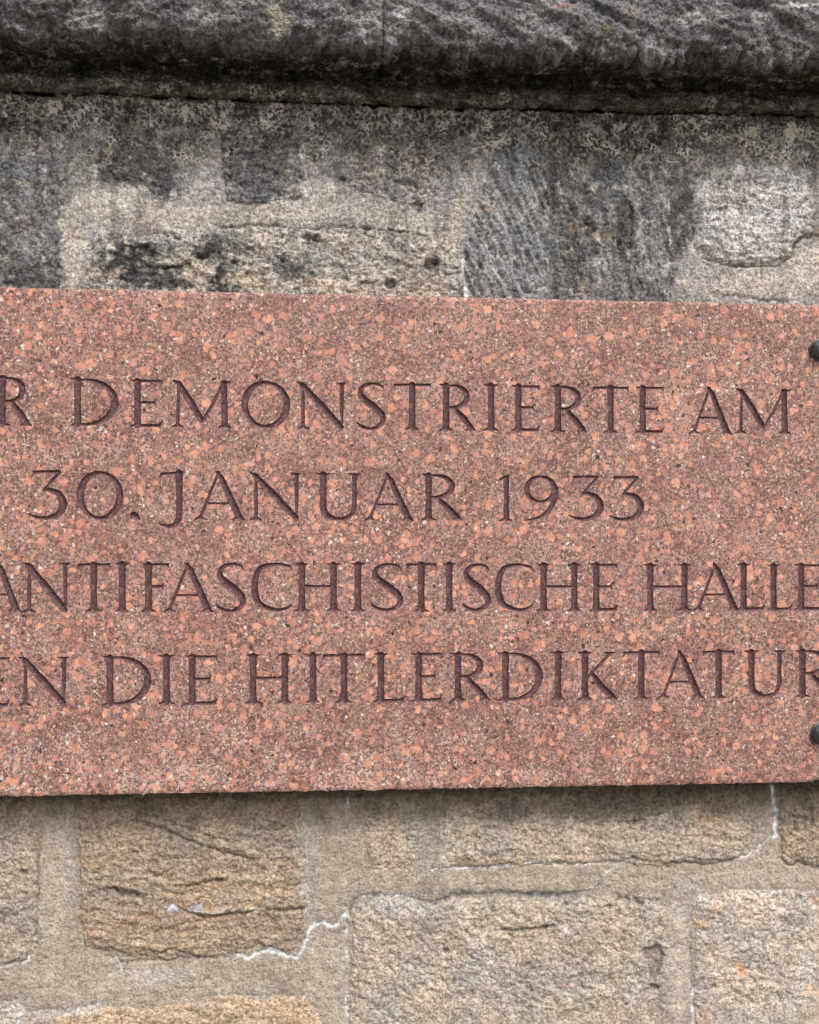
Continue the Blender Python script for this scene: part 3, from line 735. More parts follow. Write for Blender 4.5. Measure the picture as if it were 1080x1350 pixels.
def box_mesh(name, x0, x1, y0, y1, z0, z1):
    v = np.array([(x, y, z) for z in (z0, z1) for y in (y0, y1) for x in (x0, x1)], float)
    f = [(0, 1, 5, 4), (1, 3, 7, 5), (3, 2, 6, 7), (2, 0, 4, 6), (4, 5, 7, 6), (2, 3, 1, 0)]
    at = dict(grit=np.ones(8), Col=np.tile(lin((150, 134, 110)), (8, 1)), rough=np.ones(8), lichen=np.zeros(8), cream=np.zeros(8))
    return make_mesh(name, v, None, f, at, smooth=False)
link('wall_core', box_mesh('wall_core', -2.3, 2.8, 0.093, 0.55, 0, zt1 / 1000 + 0.02), M_WALL, wall, loc=-WO)

# ------------------------------------------------------------------ coping: profile swept along x (v at the photo's centre column, protrusion mm)
PROF = [(-150, 88), (-60, 96), (0, 92), (30, 87), (52, 79), (64, 70), (74, 54), (82, 26), (90, 2), (98, -6), (105, 5), (111, 15), (118, 17), (124, 14), (130, 4), (135, -10), (140, -16)]
zs, ps = [], []
for v, p in PROF:
    zs.append(float(to_xz(540, v, p)[1])); ps.append(p)
zs = np.array(zs); ps = np.array(ps, float)
arc = np.concatenate([[0], np.cumsum(np.hypot(np.diff(zs), np.diff(ps)))])
SA = axis([(0, arc[2] - 20, 6), (arc[2] - 20, arc[-1], 2.0)])
def smooth_interp(s, a, y):
    g = np.linspace(0, a[-1], 800); yy = np.interp(g, a, y)
    ker = np.hanning(13); ker /= ker.sum()
    pad = np.concatenate([2 * yy[0] - yy[1:7][::-1], yy, 2 * yy[-1] - yy[-7:-1][::-1]])
    return np.interp(s, g, np.convolve(pad, ker, 'valid'))
XC = axis([(-2300, Xl - 150, 14), (Xl - 150, Xl - 40, 6), (Xl - 40, Xr + 22, 2.1), (Xr + 22, Xr + 150, 6), (Xr + 150, 2800, 14)])
SX, SS = np.meshgrid(XC, SA); SX = SX.ravel(); SS = SS.ravel()
CZ0 = smooth_interp(SS, arc, zs); CP0 = smooth_interp(SS, arc, ps)
dz = smooth_interp(SS + 2, arc, zs) - smooth_interp(SS - 2, arc, zs); dp = smooth_interp(SS + 2, arc, ps) - smooth_interp(SS - 2, arc, ps)
ln = np.hypot(dz, dp) + 1e-6
nz, npp = dp / ln, -dz / ln                       # outward normal (z, protrusion)
UC, VC = to_uv(SX, CZ0, CP0); UC = UC.astype(np.float32); VC = VC.astype(np.float32)
joint = float(to_xz(506, 60, 100)[0])
right = SX > joint
tail = sstep(arc[-1], arc[-4] , SS)              # 1 at lit face, 0 at the crevice
face = sstep(arc[8], arc[4], SS)                 # 1 on the weathered face
w1 = fbm(SX, SS, 60, 3, 61); w2 = fbm(SX, SS, 60, 3, 62)
a = math.radians(24)
rx_, rs_ = SX * math.cos(a) - SS * math.sin(a), SX * math.sin(a) * -1 + SS * math.cos(a) * 1
sx2 = SX * math.cos(a) + SS * math.sin(a); ss2 = -SX * math.sin(a) + SS * math.cos(a)
strata = fbm(sx2 * 0.13 + 3 * w1, ss2 + 10 * w2, 27, 5, 63, 0.6)
q = strata * 4.2; fl = np.floor(q); tr = (fl + sstep(0.5, 0.95, q - fl)) / 4.2
strata = 0.62 * strata + 0.38 * tr
plain = fbm(SX * 0.7, SS, 24, 4, 64, 0.6)
mid = fbm(SX, SS, 130, 2, 65)
rag = fbm(SX * 0.6, SS * 0.25, 38, 4, 66, 0.6)
wr = sstep(joint - 60, joint + 90, SX)
lip = np.exp(-((SS - arc[5]) / 22) ** 2)
hc = face * ((1 - wr) * 4.0 * plain + wr * 8.0 * strata + 7 * mid + (7 - 4 * wr) * (0.35 - np.abs(fbm(SX * 0.75 + 0.3 * SS, SS, 46, 4, 83, 0.55)))) + lip * (rag * (12 + 12 * wr) + (5 + 9 * wr) * fbm(SX, SS * 0.5, 15, 3, 82, 0.6)) + (1 - face) * (3.4 * plain + 2.0 * fbm(SX * 0.7, SS, 9, 3, 80)) + fbm(SX, SS, 8, 2, 67) * 1.6 - 2.4 * sstep(0.1, 0.6, fbm(SX, SS * 1.3, 18, 3, 78, 0.6)) - 7 * lip * sstep(0.1, 0.5, fbm(SX, SS * 0.5, 30, 3, 79, 0.6))
jd = np.abs(SX - joint - 2.0 * fbm(SX * 0, SS, 20, 2, 68))
jdep = np.exp(-(jd / 1.6) ** 2)
hc = hc - 1.6 * jdep * (0.4 + 0.6 * face)
endk = sstep(0, 10, arc[-1] - SS)
hc = hc * (0.25 + 0.75 * endk)
sag = (-4.0 + 8.0 * (SX / 1000.0) ) - 5.0 * np.clip(1 - ((UC - 560) / 560) ** 2, 0, 1) + 3 * fbm(SX, SX * 0, 260, 2, 69)
CV = np.stack([SX, -(CP0 + npp * hc), CZ0 + nz * hc + sag], 1)
blot = fbm(SX, SS, 95, 4, 71); bl2 = fbm(SX * 0.5, SS, 20, 4, 72)
cc = lin((106, 105, 106)) * (1 + 0.40 * blot + 0.36 * bl2)[:, None]
warm = sstep(0.2, 0.7, fbm(SX, SS, 50, 3, 73))
cc = cc * (1 + 0.12 * warm[:, None] * np.array([1, 0.35, -0.8]))
ww = wr * sstep(-0.05, 0.55, strata)
cc = cc * (1 + 0.30 * ww)[:, None]
wsp = sstep(0.3, 0.75, fbm(sx2 * 0.3, ss2, 26, 4, 74)) * 0.45 * (0.6 + 0.4 * wr)
cc = cc * (1 - wsp[:, None]) + lin((168, 167, 166)) * wsp[:, None]
for (pu, pv, ra, rb, c, sg) in ((118, 15, 26, 26, (158, 156, 150), 0.5), (195, 22, 16, 8, (180, 178, 172), 0.5), (365, 20, 22, 26, (156, 148, 132), 0.5), (490, 25, 16, 34, (156, 154, 150), 0.55), (530, 12, 10, 12, (196, 192, 186), 0.6), (420, 22, 8, 8, (52, 50, 50), 0.8), (270, 8, 26, 12, (146, 146, 144), 0.5),
                                (796, 34, 10, 7, (92, 92, 62), 0.7), (745, 3, 16, 6, (148, 112, 104), 0.7), (930, 18, 40, 9, (172, 172, 172), 0.6), (1000, 28, 14, 10, (182, 182, 184), 0.7), (860, 58, 18, 14, (156, 156, 156), 0.5), (1050, 8, 40, 4, (196, 196, 196), 0.7), (352, 78, 30, 8, (74, 58, 42), 0.8), (625, 88, 8, 5, (108, 98, 92), 0.7), (558, 88, 6, 8, (92, 90, 76), 0.6)):
    r = np.hypot((UC - pu + 8 * w1) / ra, (VC - pv + 8 * w2) / rb)
    m = sstep(1.2, 0.6, r + 0.25 * bl2) * sg
    cc = cc * (1 - m[:, None]) + lin(c) * m[:, None]
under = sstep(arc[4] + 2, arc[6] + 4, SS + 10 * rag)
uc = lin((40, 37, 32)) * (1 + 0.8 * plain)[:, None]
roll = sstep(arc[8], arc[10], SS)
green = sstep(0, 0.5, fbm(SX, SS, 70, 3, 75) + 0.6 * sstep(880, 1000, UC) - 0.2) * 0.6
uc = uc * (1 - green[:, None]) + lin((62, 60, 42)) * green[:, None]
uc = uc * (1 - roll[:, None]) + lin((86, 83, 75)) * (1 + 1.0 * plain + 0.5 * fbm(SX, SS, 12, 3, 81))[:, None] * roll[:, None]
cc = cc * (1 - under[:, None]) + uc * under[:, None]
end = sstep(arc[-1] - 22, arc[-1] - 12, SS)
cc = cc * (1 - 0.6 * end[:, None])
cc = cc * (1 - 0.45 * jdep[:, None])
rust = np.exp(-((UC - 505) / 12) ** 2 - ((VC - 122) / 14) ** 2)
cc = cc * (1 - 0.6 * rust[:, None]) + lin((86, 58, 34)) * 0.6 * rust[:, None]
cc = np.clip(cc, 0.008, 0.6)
CATT = dict(grit=np.ones(len(SX)), Col=cc.astype(np.float32), rough=np.ones(len(SX)), lichen=np.clip(under * 0.30, 0, 1) * (1 - end), cream=np.zeros(len(SX)))
CV /= 1000.0
Qc = grid_quads(len(XC), len(SA))
Qc = Qc[:, ::-1]                                   # profile runs downwards
cells = len(XC) - 1
ji = int(np.argmin(np.abs(XC - joint)))
colidx = np.arange(len(Qc)) % cells
cuts = [0]
for jx in (joint - 2000, joint - 1010, joint, joint + 960, joint + 1900):
    cuts.append(int(np.argmin(np.abs(XC - jx))))
cuts.append(cells)
labs = {joint: 0}
for a_, b_ in zip(cuts[:-1], cuts[1:]):
    if b_ <= a_: continue
    q = Qc[(colidx >= a_) & (colidx < b_)]
    mid_x = XC[(a_ + b_) // 2]
    lab = None
    if a_ == ji: lab = 'overhanging coping stone with slanting weathered layers'
    elif b_ == ji: lab = 'overhanging coping stone with a smoother dark grey face'
    cen = np.array([mid_x / 1000, 0, zs[2] / 1000])
    me = submesh('coping_stone', CV, e3, q, CATT, back=0.40, origin=cen)
    link('coping_stone', me, M_CORN, wall, loc=Vector(cen) - WO, label=lab)
# top of the coping sloping back
zt = float(CV[:, 2].max())
tb = box_mesh('coping_top', -2.3, 2.8, -0.108, 0.6, zt - 0.012, zt + 0.03)
tb.attributes['Col'].data.foreach_set('color', np.tile([0.12, 0.118, 0.112, 1.0], 8).astype(np.float32))
link('coping_top', tb, M_CORN, wall, loc=-WO)

# ------------------------------------------------------------------ the plaque
PF, PB = 42.0, 10.0                                # front and back of the slab, mm from the wall
zt_l = to_xz(0, 378.5, PF)[1]; zt_r = to_xz(1080, 402, PF)[1]
zb_l = to_xz(0, 1050, PF)[1]; zb_r = to_xz(1080, 1031, PF)[1]
ztop = float(zt_l + zt_r) / 2; zbot = float(zb_l + zb_r) / 2
print('slab', zt_l, zt_r, zb_l, zb_r)
xcen = float(to_xz(447, 700, PF)[0])
xR = float(to_xz(1142, 700, PF)[0]); xL = 2 * xcen - xR

# --- letter forms: strokes are runs of (x, y, half width); x, y and widths in cap heights; a = width of the letter
K, k_, m_ = 0.077, 0.030, 0.050
SF = 0.15
def foot(x, w=0.16, K=K, l=1, r=1):
    return [[(x - w * l, 0.008, 0.012), (x - w * 0.45 * l, 0.03, 0.03), (x, 0.055, 0.05)], [(x, 0.055, 0.05), (x + w * 0.45 * r, 0.03, 0.03), (x + w * r, 0.008, 0.012)]]
def head(x, w=0.14, l=1, r=1):
    return [[(x - w * l, 0.985, 0.014), (x - 0.4 * w * l, 0.965, 0.030), (x, 0.955, 0.04)], [(x, 0.955, 0.04), (x + 0.4 * w * r, 0.965, 0.030), (x + w * r, 0.985, 0.014)]]
def stem(x, K=K, y0=0.05, y1=0.955):
    return [[(x, y0, K), (x, y0 + 0.18, K * 0.92), (x, 0.5, K * 0.86), (x, y1 - 0.18, K * 0.92), (x, y1, K)]]
def arcs(cx, cy, rx, ry, t0, t1, wf, n=22):
    out = []
    for i in range(n + 1):
        t = math.radians(t0 + (t1 - t0) * i / n)
        out.append((cx + rx * math.cos(t), cy + ry * math.sin(t), wf(t)))
    return [out]
def cr(pts, n=6):
    P = [pts[0]] + list(pts) + [pts[-1]]; out = []
    for i in range(1, len(P) - 2):
        for j in range(n):
            t = j / n
            out.append(tuple(0.5 * ((2 * P[i][d]) + (-P[i - 1][d] + P[i + 1][d]) * t + (2 * P[i - 1][d] - 5 * P[i][d] + 4 * P[i + 1][d] - P[i + 2][d]) * t * t + (-P[i - 1][d] + 3 * P[i][d] - 3 * P[i + 1][d] + P[i + 2][d]) * t ** 3) for d in range(3)))
    out.append(pts[-1])
    return [out]
def round_w(t): return k_ + 0.006 + (K * 0.92 - k_) * abs(math.cos(t + 0.25)) ** 1.4
def glyph(ch, a):
    s = SF
    if ch == 'I': return stem(a / 2) + foot(a / 2, a / 2) + head(a / 2, a / 2)
    if ch == 'H': return stem(s) + foot(s) + head(s) + stem(a - s) + foot(a - s) + head(a - s) + [[(s, .515, k_), (a - s, .515, k_)]]
    if ch in 'EFL':
        g = stem(s) + foot(s, r=1 if ch == 'F' else 0) + head(s, r=0 if ch != 'L' else 1)
        if ch in 'EF':
            g += [[(s, .965, k_), (a - .05, .965, k_)], [(a - .06, .962, k_), (a - .015, .90, .012)], [(a - .05, .968, k_), (a - .012, .985, .012)]]
            mx = a * 0.78
            g += [[(s, .515, k_), (mx - .03, .515, k_)], [(mx - .04, .515, .03), (mx, .585, .012)], [(mx - .04, .515, .03), (mx - .0, .455, .012)]]
        if ch in 'EL':
            g += [[(s, .03, k_ + .004), (a - .07, .035, k_ + .006)], [(a - .08, .038, .036), (a - .012, .13, .012)]]
        return g
    if ch == 'T':
        return stem(a / 2) + foot(a / 2) + [[(.04, .955, .030), (a / 2, .965, k_), (a - .05, .965, k_)], [(.055, .955, .034), (.012, .875, .012)], [(a - .05, .965, .032), (a - .012, .90, .012)], [(a - .05, .965, .03), (a - .012, .995, .012)]]
    if ch == 'D':
        cx = s + .16
        return stem(s) + head(s, r=0) + foot(s, r=0) + [[(s, .962, k_), (cx, .962, k_)], [(s, .036, k_), (cx, .036, k_)]] + arcs(cx, .499, a - cx - K * .95, .463, 90, -90, lambda t: k_ + (K - k_) * max(0, math.cos(t)) ** 1.1)
    if ch == 'R':
        cx = s + .14; rx = a * 0.74 - cx
        return stem(s) + head(s, r=0) + foot(s) + [[(s, .962, k_), (cx, .962, k_)], [(s, .50, k_ * .9), (cx + .02, .50, k_ * .9)]] + arcs(cx, .731, rx, .231, 90, -90, lambda t: k_ + (K * .85 - k_) * max(0, math.cos(t)) ** 1.1) + \
            [[(cx + .03, .49, .045), (cx + (a - cx) * .45, .27, .072), (a - .13, .07, .07)], [(a - .14, .075, .06), (a - .01, .005, .012)], [(a - .14, .06, .05), (a - .24, .012, .012)]]
    if ch == 'O' or ch == '0':
        rx = a / 2 - K * .95
        return arcs(a / 2, .5, rx, .5 - k_ - .005, 0, 360, round_w, 40)
    if ch in 'CG':
        rx = a * .53 - K * .9
        cx = a * .53
        g = cr([(a - .015, .885, .014), (a - .10, .935, .032), (cx + .02, .967, .034), (cx - rx * .72, .87, .058), (cx - rx, .52, K * .9), (cx - rx * .76, .17, .066), (cx + .02, .035, .04), (a - .14, .05, .032), (a - .012, .135, .014)])
        if ch == 'G': g += stem(a - .13, K * .9, .06, .42) + [[(a - .28, .43, .014), (a - .13, .42, .04), (a, .43, .014)]]
        return g
    if ch == 'S':
        return cr([(a - .06, .865, .014), (a * .80, .945, .030), (a * .52, .972, .032), (a * .22, .905, .048), (a * .14, .745, .062), (a * .34, .60, .078), (a * .62, .46, .082), (a * .86, .30, .070), (a * .84, .13, .052), (a * .58, .03, .036), (a * .30, .04, .036), (a * .10, .10, .030), (.014, .17, .012)])
    if ch == 'A':
        ax = a * .48
        return [[(ax, .985, .03), (s * .95, .06, .034)], [(ax - .03, .985, .028), (ax + .06, .86, .06), (a - s * 1.0, .07, .078)], [(ax - .05, 1.01, .012), (ax, .96, .04)],
                [(ax - (ax - s) * .62, .345, .024), (ax + (a - s - ax) * .64, .345, .024)]] + \
            [[(0.012, .006, .012), (s * .9, .06, .036)], [(s * .9, .06, .034), (s * 1.75, .012, .012)], [(a - s * 1.9, .012, .012), (a - s, .07, .05)], [(a - s * 1.05, .07, .06), (a - .012, .0, .012)]]
    if ch == 'N':
        l = .15; r = a - .10
        return [[(.012, .99, .012), (.10, .955, .036), (l + .02, .9, .066)], [(l - .02, .93, .06), (l + (r - l) * .5, .48, .078), (r - .01, .05, .06)], [(l, .9, .03), (l, .45, .040), (l, .06, .04)],
                [(l - .13, .006, .012), (l, .055, .04), (l + .13, .006, .012)], [(r, .95, .045), (r, .5, .042), (r, .0, .020)], [(r - .13, .985, .012), (r, .95, .042), (a - .01, .985, .012)]]
    if ch == 'M':
        l = .15; r = a - .17; mx = a * .50
        return [[(.012, .99, .012), (.10, .955, .036), (l + .03, .9, .06)], [(l, .93, .058), (l + (mx - l) * .5, .55, .078), (mx - .01, .16, .064)], [(mx, .12, .03), (mx + (r - mx) * .5, .5, .034), (r - .03, .93, .034)],
                [(l + .0, .9, .028), (l - .01, .45, .036), (l - .02, .06, .04)], [(l - .15, .006, .012), (l - .02, .055, .04), (l + .11, .006, .012)],
                [(r, .94, .072), (r + .01, .5, K * .84), (r + .02, .06, K * .95)], [(r - .04, .955, .04), (r + .09, .965, .03), (a - .01, .99, .012)], [(r - .12, .006, .012), (r + .02, .055, .05), (a - .01, .0, .012)]]
    if ch == 'U':
        l, r = .16, a - .13
        return [[(l, .955, K), (l, .6, K * .86), (l, .32, K * .88)]] + cr([(l, .34, K * .88), (l + .04, .15, .072), (l + (r - l) * .42, .04, .044), (r - .10, .09, .042), (r, .30, .05)]) + [[(r, .30, .05), (r, .6, .048), (r, .955, .056)]] + head(l, .15) + head(r, .13)
    if ch == 'J':
        x = a - .14
        return [[(x, .955, K), (x, .5, K * .86), (x, .10, K * .88)]] + cr([(x, .12, K * .88), (x - .03, -.03, .066), (x - .13, -.115, .044), (x - .27, -.125, .036), (.014, -.07, .013)]) + \
            [[(.07, .945, .028), (x, .965, .032), (a - .012, .985, .012)], [(.085, .94, .03), (.02, .875, .013)]]
    if ch == 'K':
        return stem(s) + foot(s) + head(s) + [[(a * .78, .95, .034), (s + .06, .47, .030)], [(a * .78 - .13, .985, .012), (a * .78, .955, .04), (a * .78 + .13, .985, .012)],
                [(s + .14, .56, .04), (s + (a - s) * .45, .30, .074), (a - .14, .065, .07)], [(a - .15, .07, .06), (a - .01, .0, .012)], [(a - .15, .06, .05), (a - .26, .012, .012)]]
    if ch == '3':
        return [[(.13, .955, .034), (a * .78, .965, .036)], [(.15, .95, .034), (.085, .85, .013)], [(a * .80, .955, .034), (a * .40, .59, .026)]] + \
            cr([(a * .38, .575, .014), (a * .52, .60, .040), (a * .78, .51, .066), (a - .088, .30, .082), (a * .76, .11, .060), (a * .46, .032, .040), (a * .22, .05, .034), (.014, .115, .014)])
    if ch == '1':
        x = a * .60
        return stem(x, K * .85, .05, .93) + foot(x, .15) + [[(x + .02, .97, .03), (x - .06, .925, .04), (.02, .865, .014)], [(x, .95, .05), (x + .05, .985, .02)]]
    if ch == '9':
        w = lambda t: k_ + (K * .82 - k_) * abs(math.cos(t)) ** 1.3
        return arcs(a * .48, .69, a * .48 - .075, .272, 0, 360, w, 30) + cr([(a - .085, .69, .075), (a - .11, .46, .066), (a * .70, .22, .050), (a * .42, .07, .034), (.05, .01, .014)])
    if ch == '.': return [[(a * .42, .085, .085), (a * .62, .07, .07)], [(a * .6, .05, .05), (a - .015, .01, .012)]]
    return []

LINES = [  # glyph, left, right in photo pixels; then rows top / base as linear functions of u
 ([('H', -163, -104), ('I', -91, -70), ('E', -57, -17), ('R', -7, 43), ('D', 92.7, 156), ('E', 171.7, 215), ('M', 226, 306), ('O', 318, 383), ('N', 390, 457), ('S', 470, 509.5), ('T', 517.7, 569.5), ('R', 579, 628.5), ('I', 638, 657), ('E', 674.5, 712.5),
   ('R', 726.5, 775.5), ('T', 780.5, 829.5), ('E', 838.5, 876.5), ('A', 907, 966.5), ('M', 969, 1043.5)], (496.7, 0.0150), (560.8, 0.0115), 'HIER DEMONSTRIERTE AM'),
 ([('3', 36, 89.5), ('0', 101, 163), ('.', 170, 185.5), ('J', 208, 245.5), ('A', 255, 324.5), ('N', 328, 397.5), ('U', 416, 475.5), ('A', 479, 547), ('R', 556, 610.5), ('1', 655, 676), ('9', 690, 737.5), ('3', 749, 797), ('3', 802.5, 850)], (619.2, 0.0090), (685.2, 0.0018), '30. JANUAR 1933'),
 ([('D', -228, -172), ('A', -170, -112), ('S', -106, -68), ('A', -33, 30.5), ('N', 28.5, 93), ('T', 101, 146.5), ('I', 153, 169.5), ('F', 186, 224.5), ('A', 214.5, 283.5), ('S', 284.5, 325), ('C', 331, 385.5), ('H', 388.5, 449.5), ('I', 462.5, 481.5), ('S', 488.5, 533), ('T', 534.5, 576.5), ('I', 584.5, 600), ('S', 609.5, 648),
   ('C', 652.5, 703), ('H', 707.5, 766.5), ('E', 777, 815.5), ('H', 848.5, 911.5), ('A', 912.5, 976.5), ('L', 971.5, 1009), ('L', 1011, 1045.5), ('E', 1047.5, 1087)], (741.3, 0.0020), (807.2, -0.0022), 'DAS ANTIFASCHISTISCHE HALLE'),
 ([('G', -232, -172), ('E', -160, -120), ('G', -108, -46), ('E', -26, 13.5), ('N', 23.5, 91), ('D', 135, 199.5), ('I', 208.5, 230.5), ('E', 243.5, 287.5), ('H', 324, 385.5), ('I', 402.5, 423), ('T', 425, 482), ('L', 492.5, 535.5), ('E', 542.5, 584), ('R', 594.5, 647), ('D', 657, 715.5), ('I', 726.5, 745.5),
   ('K', 762, 815.5), ('T', 820.5, 870.5), ('A', 866, 929.5), ('T', 925.5, 969.5), ('U', 981, 1035.5), ('R', 1049, 1102)], (865.8, -0.0090), (931.6, -0.0115), 'GEGEN DIE HITLERDIKTATUR'),
]

fx = 1.0
xs0, xs1 = float(to_xz(-45, 700, PF)[0]), float(to_xz(1110, 700, PF)[0])
rows = []
for gl, tp, bs, _ in LINES:
    vt = min(tp[0] + tp[1] * u for u in (-40, 1100)) - 7; vb = max(bs[0] + bs[1] * u for u in (-40, 1100)) + 9
    if _[:2] == '30': vb += 10
    za = min(float(to_xz(-40, vb, PF)[1]), float(to_xz(1100, vb, PF)[1])); zb_ = max(float(to_xz(-40, vt, PF)[1]), float(to_xz(1100, vt, PF)[1]))
    rows.append((za, zb_))
rows.sort()
seg = []; cur = zbot
for za, zb_ in rows:
    za = max(za, cur + 0.5)
    seg.append((cur, za, 3.0)); seg.append((za, zb_, fx)); cur = zb_
seg.append((cur, ztop, 3.0))
PX = axis([(xL, xs0, 2.0), (xs0, xs1, fx), (xs1, xR, 2.0)])
PZ = axis(seg)
gx, gz = np.meshgrid(PX, PZ)
SD = np.full(gx.shape, 50.0); GID = np.full(gx.shape, -1, np.int32)
letters = []
hx = np.gradient(PX); hz = np.gradient(PZ)
wobx = fbm(gx, gz, 5.0, 2, 201) ; woba = fbm(gx, gz, 16.0, 2, 203)
rj = random.Random(3)
for gl, tp, bs, word in LINES:
    words = word.split(' '); wl = [w for w in words for _ in w]
    for gi, (ch, ul, ur) in enumerate(gl):
        um = (ul + ur) / 2
        x0 = float(to_xz(ul, 700, PF)[0]); x1 = float(to_xz(ur, 700, PF)[0])
        z1 = float(to_xz(um, tp[0] + tp[1] * um + rj.uniform(-.6, .6), PF)[1]); z0 = float(to_xz(um, bs[0] + bs[1] * um + rj.uniform(-.6, .6), PF)[1])
        Hc = z1 - z0; aw = (x1 - x0) / Hc
        strokes = glyph(ch, aw)
        i0, i1 = np.searchsorted(PX, [x0 - 7, x1 + 7]); j0, j1 = np.searchsorted(PZ, [z0 - 7 - (12 if ch == 'J' else 0), z1 + 7])
        lx = (gx[j0:j1, i0:i1] - x0) / Hc; lz = (gz[j0:j1, i0:i1] - z0) / Hc
        sd = np.full(lx.shape, 9.0)
        for stp in strokes:
            for p, q in zip(stp[:-1], stp[1:]):
                d, t = seg_dist(lx, lz, p, q)
                sd = np.minimum(sd, d - (p[2] + t * (q[2] - p[2])))
        sd = sd * Hc
        jag = 0.34 + (0.55 if word.startswith('GEGEN') and ul > 320 and ur < 760 else 0.0)
        sd = sd + jag * wobx[j0:j1, i0:i1] + 0.15 * woba[j0:j1, i0:i1]
        cur_ = SD[j0:j1, i0:i1]; b = sd < cur_
        cur_[b] = sd[b]; GID[j0:j1, i0:i1][b] = len(letters)
        letters.append((ch, wl[gi]))
# snap the lattice to the outlines
gz_d, gx_d = np.gradient(SD, PZ, PX)
gn = np.hypot(gx_d, gz_d) + 1e-6
near = np.abs(SD) < 0.48 * fx
mvv = np.where(near, -SD / np.maximum(gn, .6), 0); mvv = np.clip(mvv, -.48 * fx, .48 * fx)
gx2 = gx + mvv * gx_d / gn; gz2 = gz + mvv * gz_d / gn
SDs = np.where(near, 0.0, SD)
ins = np.clip(-SDs, 0, None)
depth = 3.0 * (1 - np.exp(-ins / 1.5)) + 0.18 * wobx * (ins > 0)
relief = 0.10 * fbm(gx, gz, 60, 2, 205) + 0.05 * fbm(gx, gz, 7, 2, 206)
# little chips out of the arrises of the letters and the slab's lower edge
chip = sstep(2.2, 0, np.abs(SDs)) * sstep(0.35, 0.8, fbm(gx, gz, 6, 2, 207)) * (SDs > 0)
P3 = PF + relief - depth - 0.6 * chip
edgez = gz2.copy(); edgex = gx2.copy()
eb = fbm(gx, gx * 0, 22, 4, 208, 0.6) * 1.6 - 2.6 * sstep(0.25, 0.7, fbm(gx, gx * 0, 30, 2, 209)) + 2.6 * sstep(-0.35, -0.7, fbm(gx, gx * 0, 12, 2, 210)) * 0.5
slope_b = (float(zb_r) - float(zb_l)); slope_t = (float(zt_r) - float(zt_l))
tt = (gx - float(to_xz(0, 700, PF)[0])) / (float(to_xz(1080, 700, PF)[0]) - float(to_xz(0, 700, PF)[0])) - 0.5
wb = sstep(40, 0, gz - zbot); wt = sstep(40, 0, ztop - gz)
edgez += wb * slope_b * tt + wt * slope_t * tt
wb2 = sstep(9, 0, gz - zbot); wt2 = sstep(5, 0, ztop - gz)
edgez += -wb2 * eb + wt2 * 0.5 * fbm(gx, gx * 0, 14, 3, 211)
bev = 1.2 * (sstep(3.2, 0, gz - zbot) + sstep(3.2, 0, ztop - gz) + sstep(3, 0, gx - xL) + sstep(3, 0, xR - gx))
P3 = P3 - bev
PV = np.stack([edgex.ravel(), -P3.ravel(), edgez.ravel()], 1) / 1000.0
UP, VP = to_uv(gx.ravel(), gz.ravel(), PF)
wear = sstep(0.35, 0.8, fbm(UP, VP, 50, 3, 213) + 0.55 * sstep(900, 1000, VP) * sstep(900, 300, UP)) * (0.3 + 0.5 * sstep(850, 980, VP))
PATT = dict(wear=wear)
PQ = grid_quads(len(PX), len(PZ))
sf = SDs.ravel(); gf = GID.ravel()
sq = sf[PQ]; mx_, mn_ = sq.max(1), sq.min(1)
allin = (mx_ <= 0) & (mn_ < 0); allout = mn_ >= 0
mixed = ~(allin | allout)
mq = PQ[mixed]; ms = sf[mq]
z02 = (np.abs(ms[:, 0]) + np.abs(ms[:, 2])) <= (np.abs(ms[:, 1]) + np.abs(ms[:, 3]))
tri = np.concatenate([mq[z02][:, [0, 1, 2]], mq[z02][:, [0, 2, 3]], mq[~z02][:, [0, 1, 3]], mq[~z02][:, [1, 2, 3]]])
tin = sf[tri].sum(1) < 0
qin = PQ[allin]; qid = gf[qin[:, 0]]
tri_i = tri[tin]; tid = gf[tri_i[np.arange(len(tri_i)), np.argmin(sf[tri_i], 1)]]

plq = thing('memorial_plaque', 'red speckled stone plaque with carved purple German inscription, bolted to the wall', 'plaque', (xcen / 1000, -PB / 1000, zbot / 1000))
PO = np.array([xcen / 1000, -PB / 1000, zbot / 1000])
slab = submesh('slab', PV, tri[~tin], PQ[allout], PATT, back=0.0, origin=PO)
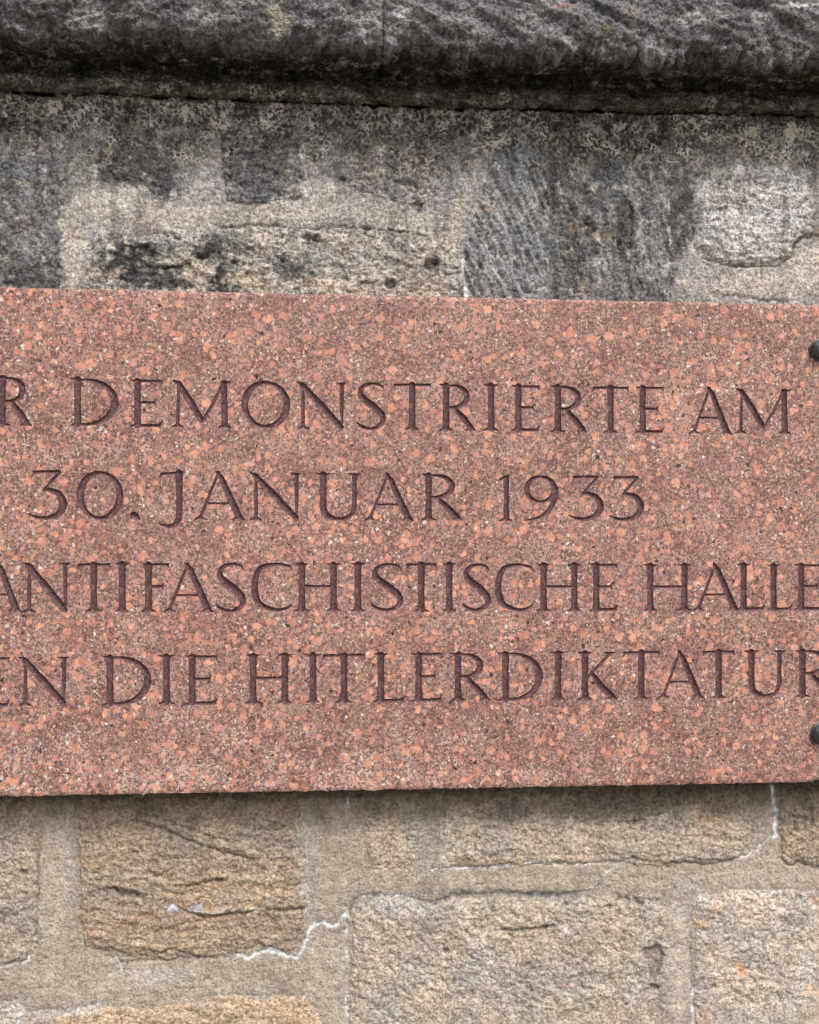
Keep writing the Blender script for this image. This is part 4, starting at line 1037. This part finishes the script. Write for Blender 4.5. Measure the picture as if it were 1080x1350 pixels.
# sides and back of the slab
nxp, nzp = len(PX), len(PZ)
ring = np.concatenate([np.arange(nxp), nxp * np.arange(1, nzp) + nxp - 1, (nzp - 1) * nxp + np.arange(nxp - 2, -1, -1), nxp * np.arange(nzp - 2, 0, -1)])
rv = PV[ring]; rb = rv.copy(); rb[:, 1] = -PB / 1000
nr = len(ring); i = np.arange(nr); j = (i + 1) % nr
sidev = np.concatenate([rv, rb, [[xcen / 1000, -PB / 1000, (ztop + zbot) / 2000]]]) - PO
sm = make_mesh('slab_side', sidev, np.stack([i + nr, j + nr, np.full(nr, 2 * nr)], 1), np.stack([j, i, i + nr, j + nr], 1), dict(wear=np.zeros(2 * nr + 1)), smooth=False)
so = link('slab', slab, M_SLAB, plq)
link('slab_side', sm, M_SLAB, plq)
for k, (ch, w) in enumerate(letters):
    q = qin[qid == k]; t3 = tri_i[tid == k]
    if len(q) + len(t3) == 0: continue
    idx = np.unique(np.concatenate([q.ravel(), t3.ravel()]))
    cen = PV[idx].mean(0)
    me = submesh('letter', PV, t3, q, {}, origin=cen)
    nm = 'full_stop' if ch == '.' else ('numeral' if ch.isdigit() else 'letter')
    link(nm, me, M_LET, plq, loc=Vector(cen - PO), label='carved %s in %s' % ('full stop' if ch == '.' else ch, w))

# bolts: domed head on a thin rim
def lathe(name, prof, n=40):
    v = []; f = []
    for (r, y) in prof:
        for i in range(n):
            t = 2 * math.pi * i / n
            v.append((r * math.cos(t), -y, r * math.sin(t)))
    for a in range(len(prof) - 1):
        for i in range(n):
            j = (i + 1) % n
            f.append((a * n + i, a * n + j, (a + 1) * n + j, (a + 1) * n + i))
    return make_mesh(name, np.array(v) / 1000.0, None, f)
dome = [(12.2, 3.0)] + [(12.2 * math.cos(math.radians(t)), 3.0 + 9.5 * math.sin(math.radians(t))) for t in range(8, 90, 8)] + [(0.05, 12.5)]
rim = [(12.4, -4.0), (13.6, 0.0), (13.9, 1.8), (13.3, 3.0), (12.3, 3.4), (11.8, 2.6)]
dm = lathe('bolt', dome); rm = lathe('washer', rim)
dm.materials.append(M_BOLT); rm.materials.append(M_BOLT)
for (u, v) in ((1081, 461), (1082.5, 967.5), (None, 461), (None, 967.5)):
    if u: x, z = to_xz(u, v, PF + 3)
    else:
        x, z = to_xz(1081, v, PF + 3); x = 2 * xcen - x
    loc = Vector((float(x) / 1000, -PF / 1000, float(z) / 1000)) - Vector(PO)
    b = bpy.data.objects.new('bolt', dm); C.objects.link(b); b.parent = plq; b.location = loc
    w = bpy.data.objects.new('washer', rm); C.objects.link(w); w.parent = b
    b['label'] = '%s %s domed dark steel bolt' % ('upper' if v < 700 else 'lower', 'right' if u else 'left')
print('tris', sum(len(p.polygons) for p in bpy.data.meshes) * 2)
